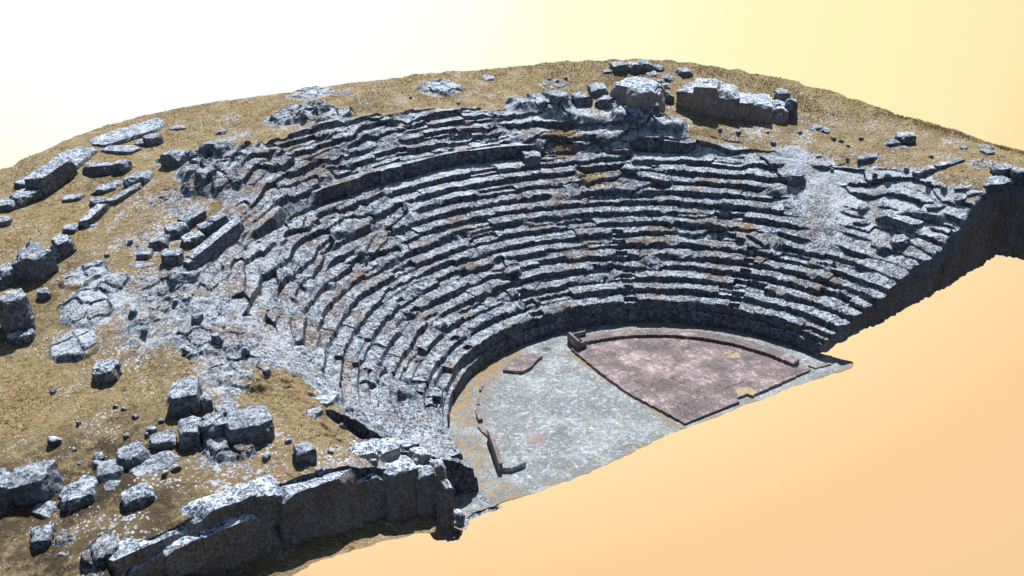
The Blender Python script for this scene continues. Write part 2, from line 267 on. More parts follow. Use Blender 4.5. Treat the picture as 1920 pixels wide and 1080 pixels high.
('stone_block',16.42,23.23,8.83,0.86,1.2,0.58,-32,2,0.2,'middle block of the row standing on the back outcrop',6),
('stone_block',17.03,22.91,8.86,0.85,1.2,0.58,-24,2,0.2,'right block of the row standing on the back outcrop',6),
('boulder',17.67,22.26,8.87,0.6,0.8,0.32,-23,1,0.7,'upright round boulder on the skyline grass right of the block row',6),
('boulder',16.96,22.07,8.69,0.93,1,0.23,-32,2,0.8,'oval boulder below the right block of the row',6),
('boulder',17.36,21.09,8.55,0.69,0.9,0.35,-25,1,0.8,'round boulder, top of the boulders jammed in the cleft',6),
('boulder',16.52,20.25,8.3,0.68,0.88,0.28,-19,-1,0.8,'round boulder second from top in the cleft of the back outcrop',6),
('boulder',16.7,21.01,8.49,0.48,0.67,0.2,-12,-1,0.7,'smallest boulder at the left side of the cleft',6),
('boulder',15.51,18.88,7.92,0.6,0.8,0.65,-27,-2,0.4,'square stone low in the cleft of the back outcrop',6),
('boulder',13.74,18.25,8.01,1.94,1,0.45,26,-12,0.6,'boulder at the very foot of the cleft',6),
('boulder',18.66,21.01,8.71,0.93,1.16,0.39,-23,2,0.5,'single dark block standing on the flat top of the right back outcrop',6),
('stone_block',21.63,15.29,7.78,0.84,1.2,0.74,-39,4,0.2,'square block perched on the right end of the back outcrop',6),
('stone_block',20.61,13.64,7.3,0.76,0.97,1.22,-50,-1,0.35,'tall dark end stone of the back outcrop on the right',6),
('stone_block',20.16,14.6,7.38,0.8,1.2,0.79,-45,-2,0.2,'rosy faced block low at the right end of the back outcrop',6),
('loose_stone',22.34,16.3,8.2,0.52,0.8,0.2,-34,4,0.5,'small pale stone on the grass behind the right end of the outcrop',6),
('boulder',16.26,16.41,7.45,0.75,0.9,0.11,-31,-3,0.8,'small stone lying at the shaded foot of the back outcrop',6),
('boulder',8.13,27.54,8.55,0.78,1,0.18,-29,1,0.4,'small dark block alone on the grass near the back rim',2),
('stone_block',11.45,17.6,6.13,1.04,1.2,0.48,-29,-1,0.7,'round faced boulder on the walkway at the head of the middle stairs',2),
('boulder',9.21,19.2,6.14,1.57,1.6,0.48,-27,-2,0.45,'brown faced rock on the walkway left of the round faced boulder',2),
('stone_block',5.54,19.13,5.81,1.02,1,0.6,-16,-5,0.2,'squared pale topped block alone on the walkway below the terrace',2),
('boulder',9.66,19.97,6.94,0.73,0.94,0.3,-53,3,0.5,'rock on the small patch of dry grass above the walkway',2),
('boulder',16.55,9.06,5.31,0.95,1.18,0.68,-33,11,0.3,'squared boulder lying on smooth white rock at the upper right of the seats',2),
('boulder',20.69,11.55,7.09,0.92,0.9,0.22,-77,-3,0.7,'left stone of a close pair below the right end of the outcrop',7),
('boulder',20.76,11.05,7.05,0.67,0.7,0.24,-64,-3,0.6,'right stone of a close pair below the right end of the outcrop',7),
('boulder',18.51,9.32,6.38,0.37,0.55,0.17,-52,5,0.7,'small dark stone at the top corner of the bare white rock',7),
('boulder',19.69,6.94,6.57,1.13,1,0.34,-51,14,0.35,'wedge shaped boulder midway across the right grass slope',7),
('boulder',21.94,7.24,7.04,1.04,1,0.31,-47,7,0.6,'rough pale topped boulder left of the squared one on the right slope',7),
('boulder',22.72,6.88,7.16,1,1,0.54,-39,5,0.35,'squared upright boulder, tallest on the right slope',7),
('boulder',22.06,6.37,7.1,0.51,0.6,0.11,-44,3,0.6,'small stone in front of the squared upright boulder',7),
('loose_stone',23.87,3.97,7.3,0.39,0.5,0.19,-38,1,0.6,'small stone on the right slope near the rim',7),
('boulder',24.3,2.78,7.33,0.72,0.9,0.15,-21,-1,0.5,'dark rock beside pale bedrock close to the right rim',7),
('stone_block',20.17,3.49,6.72,1.35,0.5,0.31,-19,14,0.3,'longer of two cut blocks in a line on the right grass',7),
('stone_block',21.06,3.24,6.96,0.8,0.45,0.27,-6,9,0.25,'middle piece of the line of cut blocks on the right grass',7),
('stone_block',21.98,3.08,7.1,1.39,0.4,0.18,-5,6,0.2,'thinner far block of the line on the right grass',7),
('stone_slab',18.87,3.76,5,2.03,2.4,0.38,-81,-7,0.15,'broad white rock slab stepping up beside the right wall, second from the bottom',8),
('stone_slab',17.35,2.72,4.62,2.43,0.9,0.58,-81,-3,0.15,'grey upright seat slab at the bottom of the right end steps',8),
('stone_slab',18.75,2.02,5.22,1.36,1.3,0.26,-77,9,0.25,'white slab on top of the broad slab next to the wall edge',8),
('stone_slab',19.11,3.82,5.85,3.11,1.1,0.11,-79,1,0.5,'long rounded ledge above the broad white slab',8),
('stone_slab',19.24,1.68,5.67,1.26,1.4,0.22,-57,14,0.3,'dark fronted slab at the corner where the right wall rises',8),
('boulder',16.45,4.11,4.36,1.03,1,0.33,-64,7,0.7,'round grey rock in the furrow beside the end steps',8),
('boulder',17.13,4.72,4.85,0.7,0.9,0.36,-50,11,0.6,'brownish rock at the upper end of the furrow',8),
('boulder',15.82,1.96,3.8,0.98,1.1,0.4,-71,4,0.7,'low round rock at the bottom of the furrow',8),
('boulder',16.34,1.64,4.13,0.83,1,0.48,-39,14,0.5,'round topped rock at the wall edge below the grey seat slab',8),
('boulder',16.81,5.45,4.75,0.74,0.9,0.21,-57,13,0.6,'small rock pointing out over the seats at the top of the furrow',8),
('stone_block',19.63,0.8,6.02,0.73,0.9,0.41,-71,3,0.5,'white crumbled block at the step in the right wall top',9),
('stone_block',20.38,1.26,6.5,0.95,1,0.23,-53,11,0.3,'flat block lying behind the crumbled one on the right wall',9),
('stone_block',20.38,0.51,6.48,0.96,1.1,0.2,-56,14,0.15,'white capping slab of the right wall, left of two',9),
('stone_block',21.02,0.11,6.83,0.7,0.9,0.26,-71,11,0.2,'narrow capping stone of the right wall between two slabs',9),
('stone_block',21.27,-0.01,6.99,0.99,1.1,0.21,-19,11,0.15,'white capping slab of the right wall, near the inner corner',9),
('stone_block',22.3,0.54,7.15,0.95,0.9,0.46,-32,6,0.4,'arched rough block above the inner corner of the right wall',9),
('stone_block',22.25,-0.49,7.16,0.69,0.89,0.57,-47,4,0.3,'block cut by the right picture edge on the wall top',9),
('boulder',21.06,0.79,6.9,0.58,0.78,0.11,-60,11,0.6,'small rounded rock on the grass just behind the right wall',9),
]
SMALL=[(-23.96,6.43,0.37,0.32),(-22.94,7.11,0.23,0.19),(-22.95,4.31,0.4,0.27),(-23.1,3.94,0.28,0.18),(-20.97,4.79,0.32,0.23),(-21.17,4.64,0.2,0.16),(-21.77,5.1,0.24,0.16),(-21.14,6.15,0.27,0.16),(-20.48,5.23,0.21,0.14),(-23.55,4.62,0.28,0.13),(-23.49,5.58,0.2,0.11),(-21.32,7.01,0.21,0.14),(-21.52,7.33,0.17,0.12),(20.3,9.91,0.39,0.18),(20.42,9.47,0.32,0.18),(19.5,11.74,0.26,0.14),(18.05,12.87,0.26,0.14),(16.56,13.76,0.32,0.14),(15.82,14.54,0.26,0.14),(17.97,7.85,0.25,0.14),(18.67,5.54,0.3,0.17),(19.83,4.44,0.3,0.17),(21.31,8.79,0.26,0.14),(17.46,11.84,0.29,0.14),(20.11,8.7,0.29,0.14),(19.1,7.77,0.25,0.14),(18.93,4.9,0.36,0.17),(19.48,2.78,0.36,0.17),(19.63,1.9,0.36,0.2),(21.73,4.43,0.25,0.14),(-19.11,12.72,0.38,0.26),(-17.21,10.23,0.45,0.25),(-19.16,11.19,0.37,0.23),(-16.93,8.67,0.44,0.34),(-16.27,7.57,0.31,0.24),(-16.05,6.0,0.3,0.24),(-18.24,8.74,0.35,0.2),(-18.59,18.22,0.26,0.14),(-17.48,12.04,0.28,0.18),(-23.19,9.74,0.18,0.12),(-17.37,18.55,0.31,0.17),(-14.58,2.63,0.25,0.16),(-17.16,1.48,0.27,0.17),(-18.2,0.88,0.3,0.21),(-16.02,0.45,0.27,0.17),(-16.93,-0.59,0.23,0.13),(-21.03,1.93,0.38,0.19),(-21.43,1.79,0.27,0.17),(-14.79,-0.39,0.27,0.17),(11.05,25.02,0.27,0.15),(11.27,24.46,0.27,0.15),(11.95,24.54,0.27,0.15),(4.0,24.4,0.26,0.14),(1.89,26.42,0.26,0.14)]

PALE=[(-17.66, 13.49, 2.6, 0.6), (-19.28, 11.53, 2.2, 0.6), (-17.8, 9.88, 2.4, 0.6), (-16.12, 10.22, 2.4, 0.5), (-17.76, 7.11, 2, 0.6), (-15.53, 8.29, 2, 0.5), (-17.12, 4.98, 1.4, 0.6), (-15.38, 4.58, 1.6, 0.4), (-13.72, 19.0, 1.6, 0.4), (-12.02, 21.78, 1.8, 0.4), (17.75, 8.41, 2.2, 1), (18.14, 10.43, 2, 1), (17.46, 11.84, 1.2, 0.8), (17.68, 5.3, 2.2, 1), (18.18, 3.26, 2.4, 1), (18.26, 1.66, 1.6, 0.9), (19.0, 1.65, 1.4, 0.8), (19.34, 0.7, 1.2, 0.8), (11.92, 18.14, 2.2, 0.9), (11.0, 20.02, 2, 0.8), (8.08, 21.96, 2.4, 1), (8.88, 20.35, 2, 0.9), (12.67, 16.59, 2.4, 0.9), (14.52, 13.95, 1.6, 0.7), (15.99, 11.58, 1.5, 0.7), (12.79, 15.68, 1.6, 0.8), (-4.4, 25.51, 2.2, 0.8), (-3.85, 23.99, 1.5, 0.8), (4.58, 25.95, 2, 0.9), (2.58, 23.85, 2.6, 0.7), (-0.12, 24.71, 2, 0.6), (-2.45, 30.53, 1.5, 0.8), (2.56, 19.83, 1.8, 0.8), (-0.09, 19.48, 1.6, 0.8), (4.59, 19.61, 1.4, 0.8), (-2.66, 19.63, 1.4, 0.6), (-20.01, 16.09, 1.5, 1), (-20.52, 13.54, 1.8, 1), (-21.75, 11.93, 1.4, 1), (-19.54, 13.84, 1.3, 0.9), (-13.59, 15.37, 2, 0.5), (-10.55, 17.51, 1.4, 0.5), (-16.02, 11.6, 2.4, 0.35), (-17.86, 10.99, 2, 0.4), (-16.45, 7.67, 2.2, 0.4), (-14.29, 7.05, 2, 0.3), (-12.84, 5.78, 2, 0.3), (-11.51, 1.63, 1.2, 0.5), (-14.5, -0.63, 1.2, 0.7), (-13.29, -0.67, 1.2, 0.8), (-23.43, 0.07, 1, 0.6)]
PATCH=[(-11.67, 22.72, 2.0, 0.72), (-8.91, 27.07, 2.0, 0.7), (-12.82, 21.24, 1.8, 0.7), (-19.19, 16.14, 1.7, 0.6), (-20.12, 13.09, 1.8, 0.6), (-18.33, 14.36, 2.4, 0.62), (-19.12, 11.29, 2.6, 0.62), (-20.25, 9.92, 1.5, 0.5), (-19.38, 7.41, 1.2, 0.55), (-22.2, 12.59, 1.2, 0.5), (-18.85, 19.01, 1.2, 0.4), (-18.04, 13.14, 3.2, 0.66), (-18.44, 9.39, 3.0, 0.72), (-16.97, 10.33, 3.0, 0.8), (-17.4, 6.93, 2.5, 0.75), (-17.12, 4.98, 1.6, 0.7), (-16.56, 18.35, 2.6, 0.6), (-14.26, 21.16, 2.6, 0.6), (-11.61, 21.38, 2.8, 0.72), (-16.88, 20.55, 1.6, 0.5), (-20.19, 9.44, 1.4, 0.45), (-17.01, 1.82, 1.2, 0.3), (-15.89, -0.57, 1.6, 0.6), (-16.93, -0.59, 1.6, 0.55), (-15.37, -0.64, 1.5, 0.7), (-18.85, 0.26, 1.4, 0.6), (-21.47, 2.26, 1.0, 0.5), (-23.43, 0.07, 1.2, 0.5), (-25.76, 2.12, 1, 0.3), (18.92, 8.77, 3, 0.42), (18.05, 11.18, 2.5, 0.5), (17.17, 13.72, 2.5, 0.45), (18.5, 5.39, 2.5, 0.6), (19.85, 1.11, 2, 0.35), (23.85, 6.25, 3, 0.3), (21.4, 11.04, 3, 0.3), (6.21, 25.51, 2, 0.25), (-13.93, 24.65, 2, 0.5), (-16.11, 21.33, 2, 0.42), (-15.84, 18.99, 2, 0.5), (-18.16, 17.23, 1.5, 0.5), (-18.04, 13.14, 2, 0.6), (-19.57, 11.31, 2, 0.5), (-18.37, 9.55, 2.5, 0.7), (-16.37, 10.76, 3, 0.85), (-18.37, 7.22, 1.7, 0.75), (-17.67, 5.19, 1.6, 0.6), (-14.0, 20.41, 2, 0.7), (-10.75, 21.39, 2, 0.75), (-5.22, 26.58, 2.5, 0.6), (12.67, 16.59, 3, 0.7), (12.09, 18.37, 2.5, 0.8), (8.94, 20.44, 3, 0.8), (7.71, 21.98, 2, 0.8), (15.98, 14.72, 3, 0.35), (19.04, 11.29, 3, 0.35), (20.6, 8.74, 2, 0.3), (18.62, 5.12, 3, 0.5), (18.49, 3.88, 3, 0.8), (18.63, 1.99, 2, 0.8), (17.92, 6.25, 2.5, 0.6), (17.31, 8.37, 2, 0.8), (17.11, 10.21, 2, 0.8), (-19.78, 1.72, 1.3, 0.7), (-18.72, 1.95, 1.2, 0.5), (-17.63, -0.47, 1.5, 0.4), (-14.95, -0.64, 1.5, 0.6), (-16.02, 0.45, 1.2, 0.3), (-23.9, 0.76, 1.2, 0.45), (-24.14, -0.67, 0.9, 0.7), (-24.52, 1.02, 1, 0.4), (-20.68, 1.33, 1.2, 0.5), (-19.63, 0.67, 1.5, 0.6), (0.94, 29.39, 2, 0.25), (1.1, 26.29, 2, 0.35), (-3.29, 25.1, 2, 0.3), (-19.01, 7.82, 1.2, 0.6), (-15.41, 3.58, 2, 0.2), (-18.36, 0.96, 1.5, 0.5), (-9.38, 33.63, 2, 0.25), (-7.57, 31.41, 2, 0.3), (-12.89, 10.14, 0.1, 0.1)]
GRASSY=[(-15.72, 3.82, 2.2, 0.85), (-15.77, 2.31, 1.5, 0.9), (-16.01, 5.13, 1.5, 0.6), (-8.58, 25.46, 1.5, 0.6), (8.1, 19.27, 1.3, 0.8), (7.87, 16.36, 1.0, 0.7), (12.42, 8.53, 0.6, 0.6), (14.22, 17.46, 0.8, 0.4), (15.4, 15.0, 1.4, 0.6), (-15.44, 0.81, 1.0, 0.7), (-4.45, 19.87, 0.5, 0.3), (10.52, 6.46, 0.4, 0.4), (-20.0, 8.11, 2, 0.8)]
WORN=[(6.47, 3.04, 0.55, 1), (5.01, 4.69, 0.6, 0.7), (2.58, 6.67, 0.8, 0.6), (4.39, 0.04, 0.75, 1), (1.46, -0.28, 0.5, 0.8), (6.34, -0.08, 0.4, 0.5), (3.61, 6.68, 0.6, 0.5)]
LWALL=[(-24.35, -18.5, -1.15, -0.3, 1.6, 3.42, 0.02, 0), (-24.3, -21.2, -0.95, -0.05, 3.1, 3.85, 0.22, 6), (-21.7, -18.35, -0.98, -0.05, 3.1, 4.35, 0.16, 2), (-22.6, -21.3, -1.3, -0.8, 2.9, 3.6, 0.08, 3), (-21.35, -19.3, -1.3, -0.8, 3.0, 3.75, 0.05, 1), (-18.65, -15.65, -1.15, -0.15, 1.5, 4.02, 0.02, -1), (-15.75, -14.5, -0.85, 0.1, 1.3, 3.3, 0.1, 0), (-14.65, -13.3, -1.05, 0.1, 1.1, 3.25, 0.1, 0), (-13.5, -12.6, -1.15, -0.2, 0.8, 3.05, 0.15, 0), (-13.4, -12.6, -0.5, 0.2, 2.2, 3.3, 0.3, -10), (-13.1, -12.3, -0.95, -0.2, 1.7, 2.95, 0.35, -20), (-12.8, -12.05, -1.3, -0.5, 0.0, 2.3, 0.2, 0), (-12.3, -11.7, -1.3, -0.8, -0.1, 0.7, 0.5, -20), (-15.2, -14.3, 0.05, 1.0, 2.9, 3.7, 0.15, 0), (-14.35, -13.4, 0.0, 0.9, 2.8, 3.55, 0.15, 0)]
OUTL=[('ledge', 13.68, 20.03, 7.98, 1.58, 2.8, 1.18, -75, 0, 0.05), ('ledge', 13.52, 18.87, 8.16, 1.59, 2.6, 1.12, -51, 0, 0.08), ('ledge', 13.62, 18.99, 7.74, 1.87, 2.4, 1.24, 10, 0, 0.2), ('ledge', 14.45, 19.76, 7.93, 1.84, 2.0, 1.26, -6, 0, 0.3)]
OUTR=[('ledge', 17.14, 17.73, 7.53, 1.5, 3.2, 1.47, -75, 0, 0.06), ('ledge', 17.17, 17.26, 7.43, 1.55, 2.8, 1.81, -46, 0, 0.06), ('ledge', 17.85, 16.47, 7.33, 1.58, 2.6, 1.6, -37, 0, 0.08), ('ledge', 18.8, 15.91, 7.24, 1.26, 3.0, 1.15, -41, 0, 0.1), ('ledge', 19.63, 15.18, 7.19, 1.31, 3.0, 1.12, -43, 0, 0.1), ('ledge', 20.28, 14.34, 7.2, 1.23, 2.6, 0.84, -45, 0, 0.15)]
PLANTS=[(-0.69, 8.74, 0.22, 'low green plant on the floor below the front step, near the stone box'), (-13.47, 20.62, 0.2, 'small green tuft in the rubble of the left wing'), (12.87, 6.52, 0.28, 'green tuft growing among the seats of the right wing'), (-12.87, 2.87, 0.15, 'green tuft at the foot of the lowest left seats')]
GLOW=((0.50805, 0.75534, -0.41394), (0.82976, -0.55811, 0.0), (0.23103, 0.34347, 0.9103), -0.3183023872679045, 0.2845430431637328, 1.7)
BG=[(0, (255, 255, 255)), (0.1326, (255, 255, 255)), (0.1778, (255, 255, 247)), (0.217, (254, 255, 226)), (0.3421, (255, 250, 196)), (0.4793, (255, 237, 185)), (0.5094, (255, 230, 175)), (0.5576, (255, 222, 170)), (0.6179, (253, 211, 158)), (0.7536, (248, 208, 160)), (1.0, (150, 120, 90))]
SKYS=0.05;SUNE=5.0;EXPO=0.42

# ---------------------------------------------------------------- scene
import bpy
from mathutils import Vector
sc=bpy.context.scene;C=sc.collection
def tag(o,label=None,cat=None,group=None,kind=None):
    for k,v in(('label',label),('category',cat),('group',group),('kind',kind)):
        if v: o[k]=v
    return o
# ---- materials
def NT(name):
    m=bpy.data.materials.new(name);m.use_nodes=True;nt=m.node_tree;nt.nodes.clear()
    out=nt.nodes.new('ShaderNodeOutputMaterial');b=nt.nodes.new('ShaderNodeBsdfPrincipled')
    b.inputs['Roughness'].default_value=.85;b.inputs['Specular IOR Level'].default_value=.25
    nt.links.new(b.outputs[0],out.inputs[0]);return m,nt,b
class N:
    def __init__(s,nt): s.nt=nt
    def n(s,t,**k):
        x=s.nt.nodes.new(t)
        for a,v in k.items(): setattr(x,a,v)
        return x
    def l(s,a,b): s.nt.links.new(a,b)
    def noise(s,v,scale,det=4,rough=.6,dist=0):
        x=s.n('ShaderNodeTexNoise');x.inputs['Scale'].default_value=scale;x.inputs['Detail'].default_value=det
        x.inputs['Roughness'].default_value=rough;x.inputs['Distortion'].default_value=dist
        s.l(v,x.inputs['Vector']);return x.outputs['Fac']
    def ramp(s,f,pts,interp='LINEAR'):
        x=s.n('ShaderNodeValToRGB');x.color_ramp.interpolation=interp
        e=x.color_ramp.elements
        while len(e)<len(pts): e.new(.5)
        for q,(p,c) in zip(e,pts):
            q.position=p;q.color=(c,c,c,1) if isinstance(c,(int,float)) else (*c,1)
        s.l(f,x.inputs[0]);return x.outputs[0]
    def mix(s,f,a,b,mode='MIX'):
        x=s.n('ShaderNodeMix',data_type='RGBA',blend_type=mode)
        for sock,v in((x.inputs[0],f),(x.inputs[6],a),(x.inputs[7],b)):
            if isinstance(v,(int,float)): sock.default_value=v
            elif isinstance(v,tuple): sock.default_value=(*v,1)
            else: s.l(v,sock)
        return x.outputs[2]
    def math(s,op,a,b=0,c=0,clamp=False):
        x=s.n('ShaderNodeMath',operation=op,use_clamp=clamp)
        for sock,v in zip(x.inputs,(a,b,c)):
            if isinstance(v,(int,float)): sock.default_value=v
            else: s.l(v,sock)
        return x.outputs[0]
def stone_nodes(g,v,up,pale=None):
    """grey limestone: blue grey body, white lichen crust on the tops, dark pits, brown sides with some shade painted in"""
    n1=g.noise(v,.9,5,.6);n2=g.noise(v,3.6,7,.82);n3=g.noise(v,7.5,5,.8);n4=g.noise(v,2.3,4,.65,.6);n5=g.noise(v,11,4,.75)
    if pale is None: pale=0.
    else: pale=g.math('MULTIPLY',pale,g.ramp(up,[(.3,0),(.75,1)]))
    lift=g.math('MULTIPLY',pale,.055) if pale!=0. else 0.
    f=g.math('ADD',n2,lift)
    body=g.ramp(f,[(.40,(.028,.042,.072)),(.47,(.105,.155,.25)),(.525,(.25,.345,.50)),(.595,(.66,.79,.98))])
    body=g.mix(g.ramp(n1,[(.38,0),(.62,.8)]),body,g.mix(.45,body,(.27,.285,.29)))
    h=g.math('ADD',n3,lift)
    body=g.mix(g.ramp(h,[(.415,.9),(.48,0)]),body,(.03,.038,.06))
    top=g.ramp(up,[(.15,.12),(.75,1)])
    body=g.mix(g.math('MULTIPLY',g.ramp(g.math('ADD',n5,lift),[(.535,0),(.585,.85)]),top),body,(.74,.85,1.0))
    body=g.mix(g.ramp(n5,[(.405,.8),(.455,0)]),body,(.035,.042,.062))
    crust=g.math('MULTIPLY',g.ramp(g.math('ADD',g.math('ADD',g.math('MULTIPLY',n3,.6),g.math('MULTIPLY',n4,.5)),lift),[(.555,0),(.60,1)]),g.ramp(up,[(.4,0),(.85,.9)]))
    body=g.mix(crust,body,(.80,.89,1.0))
    side=g.mix(n4,(.095,.075,.06),(.20,.18,.17))  # brown of the steep faces, kept extra dark to paint in riser shade
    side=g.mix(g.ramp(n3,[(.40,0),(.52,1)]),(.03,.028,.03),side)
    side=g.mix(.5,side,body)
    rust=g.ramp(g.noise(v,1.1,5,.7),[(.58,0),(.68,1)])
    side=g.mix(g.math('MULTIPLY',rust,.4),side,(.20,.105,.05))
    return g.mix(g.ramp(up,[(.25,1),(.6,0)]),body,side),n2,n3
def land_mat(name,seat=False,tint=None):
    m,nt,b=NT(name);g=N(nt)
    geo=g.n('ShaderNodeNewGeometry');v=geo.outputs['Position']
    sep=g.n('ShaderNodeSeparateXYZ');g.l(geo.outputs['Normal'],sep.inputs[0]);up=sep.outputs[2]
    pale=g.n('ShaderNodeAttribute',attribute_name='pale').outputs['Fac']
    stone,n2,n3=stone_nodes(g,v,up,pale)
    att=g.n('ShaderNodeAttribute',attribute_name='stone').outputs['Fac']
    bare=g.n('ShaderNodeAttribute',attribute_name='bare').outputs['Fac']
    # dry grass
    a=g.noise(v,1.1,5,.65);c=g.noise(v,26,4,.7);d=g.noise(v,6,5,.7,.8)
    grass=g.ramp(d,[(.34,(.075,.05,.024)),(.45,(.27,.195,.09)),(.55,(.45,.335,.165)),(.68,(.68,.54,.31))])
    grass=g.mix(g.ramp(a,[(.4,0),(.62,.75)]),grass,g.mix(c,(.33,.245,.12),(.70,.57,.35)))
    grass=g.mix(g.ramp(c,[(.36,.75),(.47,0)]),grass,(.05,.036,.018))
    dark=g.math('MULTIPLY',bare,g.ramp(g.noise(v,1.3,6,.75),[(.45,.95),(.60,.1)]))
    grass=g.mix(dark,grass,(.085,.062,.038))
    # pale chips lying in the grass
    vr=g.n('ShaderNodeTexVoronoi');vr.inputs['Scale'].default_value=9;g.l(v,vr.inputs['Vector'])
    chip=g.math('LESS_THAN',vr.outputs['Distance'],g.math('ADD',g.math('MULTIPLY_ADD',g.noise(v,.55,6,.75),2.1,-.90),g.math('MULTIPLY',att,.55)))
    soil=g.math('MULTIPLY',att,.8,clamp=True)
    grass=g.mix(soil,grass,g.mix(c,(.20,.13,.06),(.50,.37,.21)))
    vs=g.n('ShaderNodeSeparateColor');g.l(vr.outputs['Color'],vs.inputs[0])
    chip=g.math('MULTIPLY',chip,g.math('GREATER_THAN',vs.outputs[0],.45))
    grass=g.mix(chip,grass,g.mix(vs.outputs[1],(.42,.47,.56),(.86,.91,1.0)))
    # stone / grass mask, broken up
    mk=g.math('ADD',g.math('MULTIPLY',g.math('SUBTRACT',g.noise(v,3.2,6,.75),.5),2.3),g.math('MULTIPLY_ADD',att,2,-.5))
    mk=g.math('ADD',mk,g.math('MULTIPLY',g.math('SUBTRACT',.75,up),1.6))
    mk=g.ramp(mk,[(.42,0),(.58,1)])
    # dry tufts in the joints of the rock
    tf=g.math('ADD',g.math('MULTIPLY',g.noise(v,13,5,.75),.65),g.math('MULTIPLY',g.noise(v,.85,4,.65),.45))
    tf=g.math('MULTIPLY_ADD',g.n('ShaderNodeAttribute',attribute_name='dry').outputs['Fac'],.042,tf)
    tf=g.math('MULTIPLY',g.ramp(tf,[(.585,0),(.615,1)]),g.ramp(up,[(.6,0),(.9,1)]))
    stone=g.mix(g.math('MULTIPLY',tf,.85),stone,g.mix(c,(.16,.09,.035),(.40,.24,.11)))
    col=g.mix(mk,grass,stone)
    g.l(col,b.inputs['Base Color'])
    bp=g.n('ShaderNodeBump');bp.inputs['Strength'].default_value=1;bp.inputs['Distance'].default_value=.13
    g.l(g.math('ADD',g.math('MULTIPLY',n3,.5),g.math('ADD',n2,g.math('MULTIPLY_ADD',d,1.2,g.math('MULTIPLY',c,.4)))),bp.inputs['Height']);g.l(bp.outputs[0],b.inputs['Normal'])
    return m
def rock_mat():
    m,nt,b=NT('limestone_block');g=N(nt)
    geo=g.n('ShaderNodeNewGeometry');v=geo.outputs['Position']
    sep=g.n('ShaderNodeSeparateXYZ');g.l(geo.outputs['Normal'],sep.inputs[0]);up=sep.outputs[2]
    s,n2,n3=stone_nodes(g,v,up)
    oi=g.n('ShaderNodeObjectInfo').outputs['Random']
    s=g.mix(g.math('MULTIPLY',oi,.35),s,g.mix(n2,(.09,.10,.13),(.33,.35,.40)))
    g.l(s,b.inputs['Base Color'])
    bp=g.n('ShaderNodeBump');bp.inputs['Strength'].default_value=1;bp.inputs['Distance'].default_value=.13
    g.l(g.math('ADD',g.math('MULTIPLY',n3,.5),n2),bp.inputs['Height']);g.l(bp.outputs[0],b.inputs['Normal'])
    return m
def wall_mat():
    m,nt,b=NT('weathered_wall');g=N(nt)
    geo=g.n('ShaderNodeNewGeometry');v=geo.outputs['Position']
    sep=g.n('ShaderNodeSeparateXYZ');g.l(geo.outputs['Normal'],sep.inputs[0])
    pz=g.n('ShaderNodeSeparateXYZ');g.l(v,pz.inputs[0])
    mp=g.n('ShaderNodeMapping');mp.inputs['Scale'].default_value=(1,1,.3);g.l(v,mp.inputs[0]);sv=mp.outputs[0]
    s1=g.noise(sv,3.5,6,.7);s2=g.noise(v,11,5,.8);s3=g.noise(sv,.8,4,.6)
    c=g.mix(g.ramp(s1,[(.3,0),(.7,1)]),(.12,.085,.062),(.50,.37,.28))
    c=g.mix(g.ramp(s3,[(.44,0),(.60,.65)]),c,g.mix(s2,(.19,.18,.18),(.58,.55,.54)))
    c=g.mix(g.ramp(g.noise(v,1.1,5,.7),[(.50,0),(.64,.7)]),c,g.mix(s2,(.07,.035,.02),(.30,.16,.09)))
    c=g.mix(g.ramp(s2,[(.38,.85),(.48,0)]),c,(.02,.016,.014))
    c=g.mix(g.ramp(s2,[(.54,0),(.60,.6)]),c,(.66,.64,.65))
    pa=g.n('ShaderNodeAttribute',attribute_name='upper').outputs['Fac']
    c=g.mix(.35,c,g.mix(s2,(.06,.065,.075),(.44,.45,.47)))
    c=g.mix(g.math('MULTIPLY',pa,g.ramp(s1,[(.3,.4),(.5,.9)])),c,g.mix(s2,(.10,.125,.165),(.42,.46,.52)))
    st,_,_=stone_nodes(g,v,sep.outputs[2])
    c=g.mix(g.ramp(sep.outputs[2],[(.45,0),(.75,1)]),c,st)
    g.l(c,b.inputs['Base Color'])
    bp=g.n('ShaderNodeBump');bp.inputs['Strength'].default_value=1;bp.inputs['Distance'].default_value=.08
    g.l(g.math('ADD',s1,g.math('MULTIPLY',s2,.6)),bp.inputs['Height']);g.l(bp.outputs[0],b.inputs['Normal'])
    return m
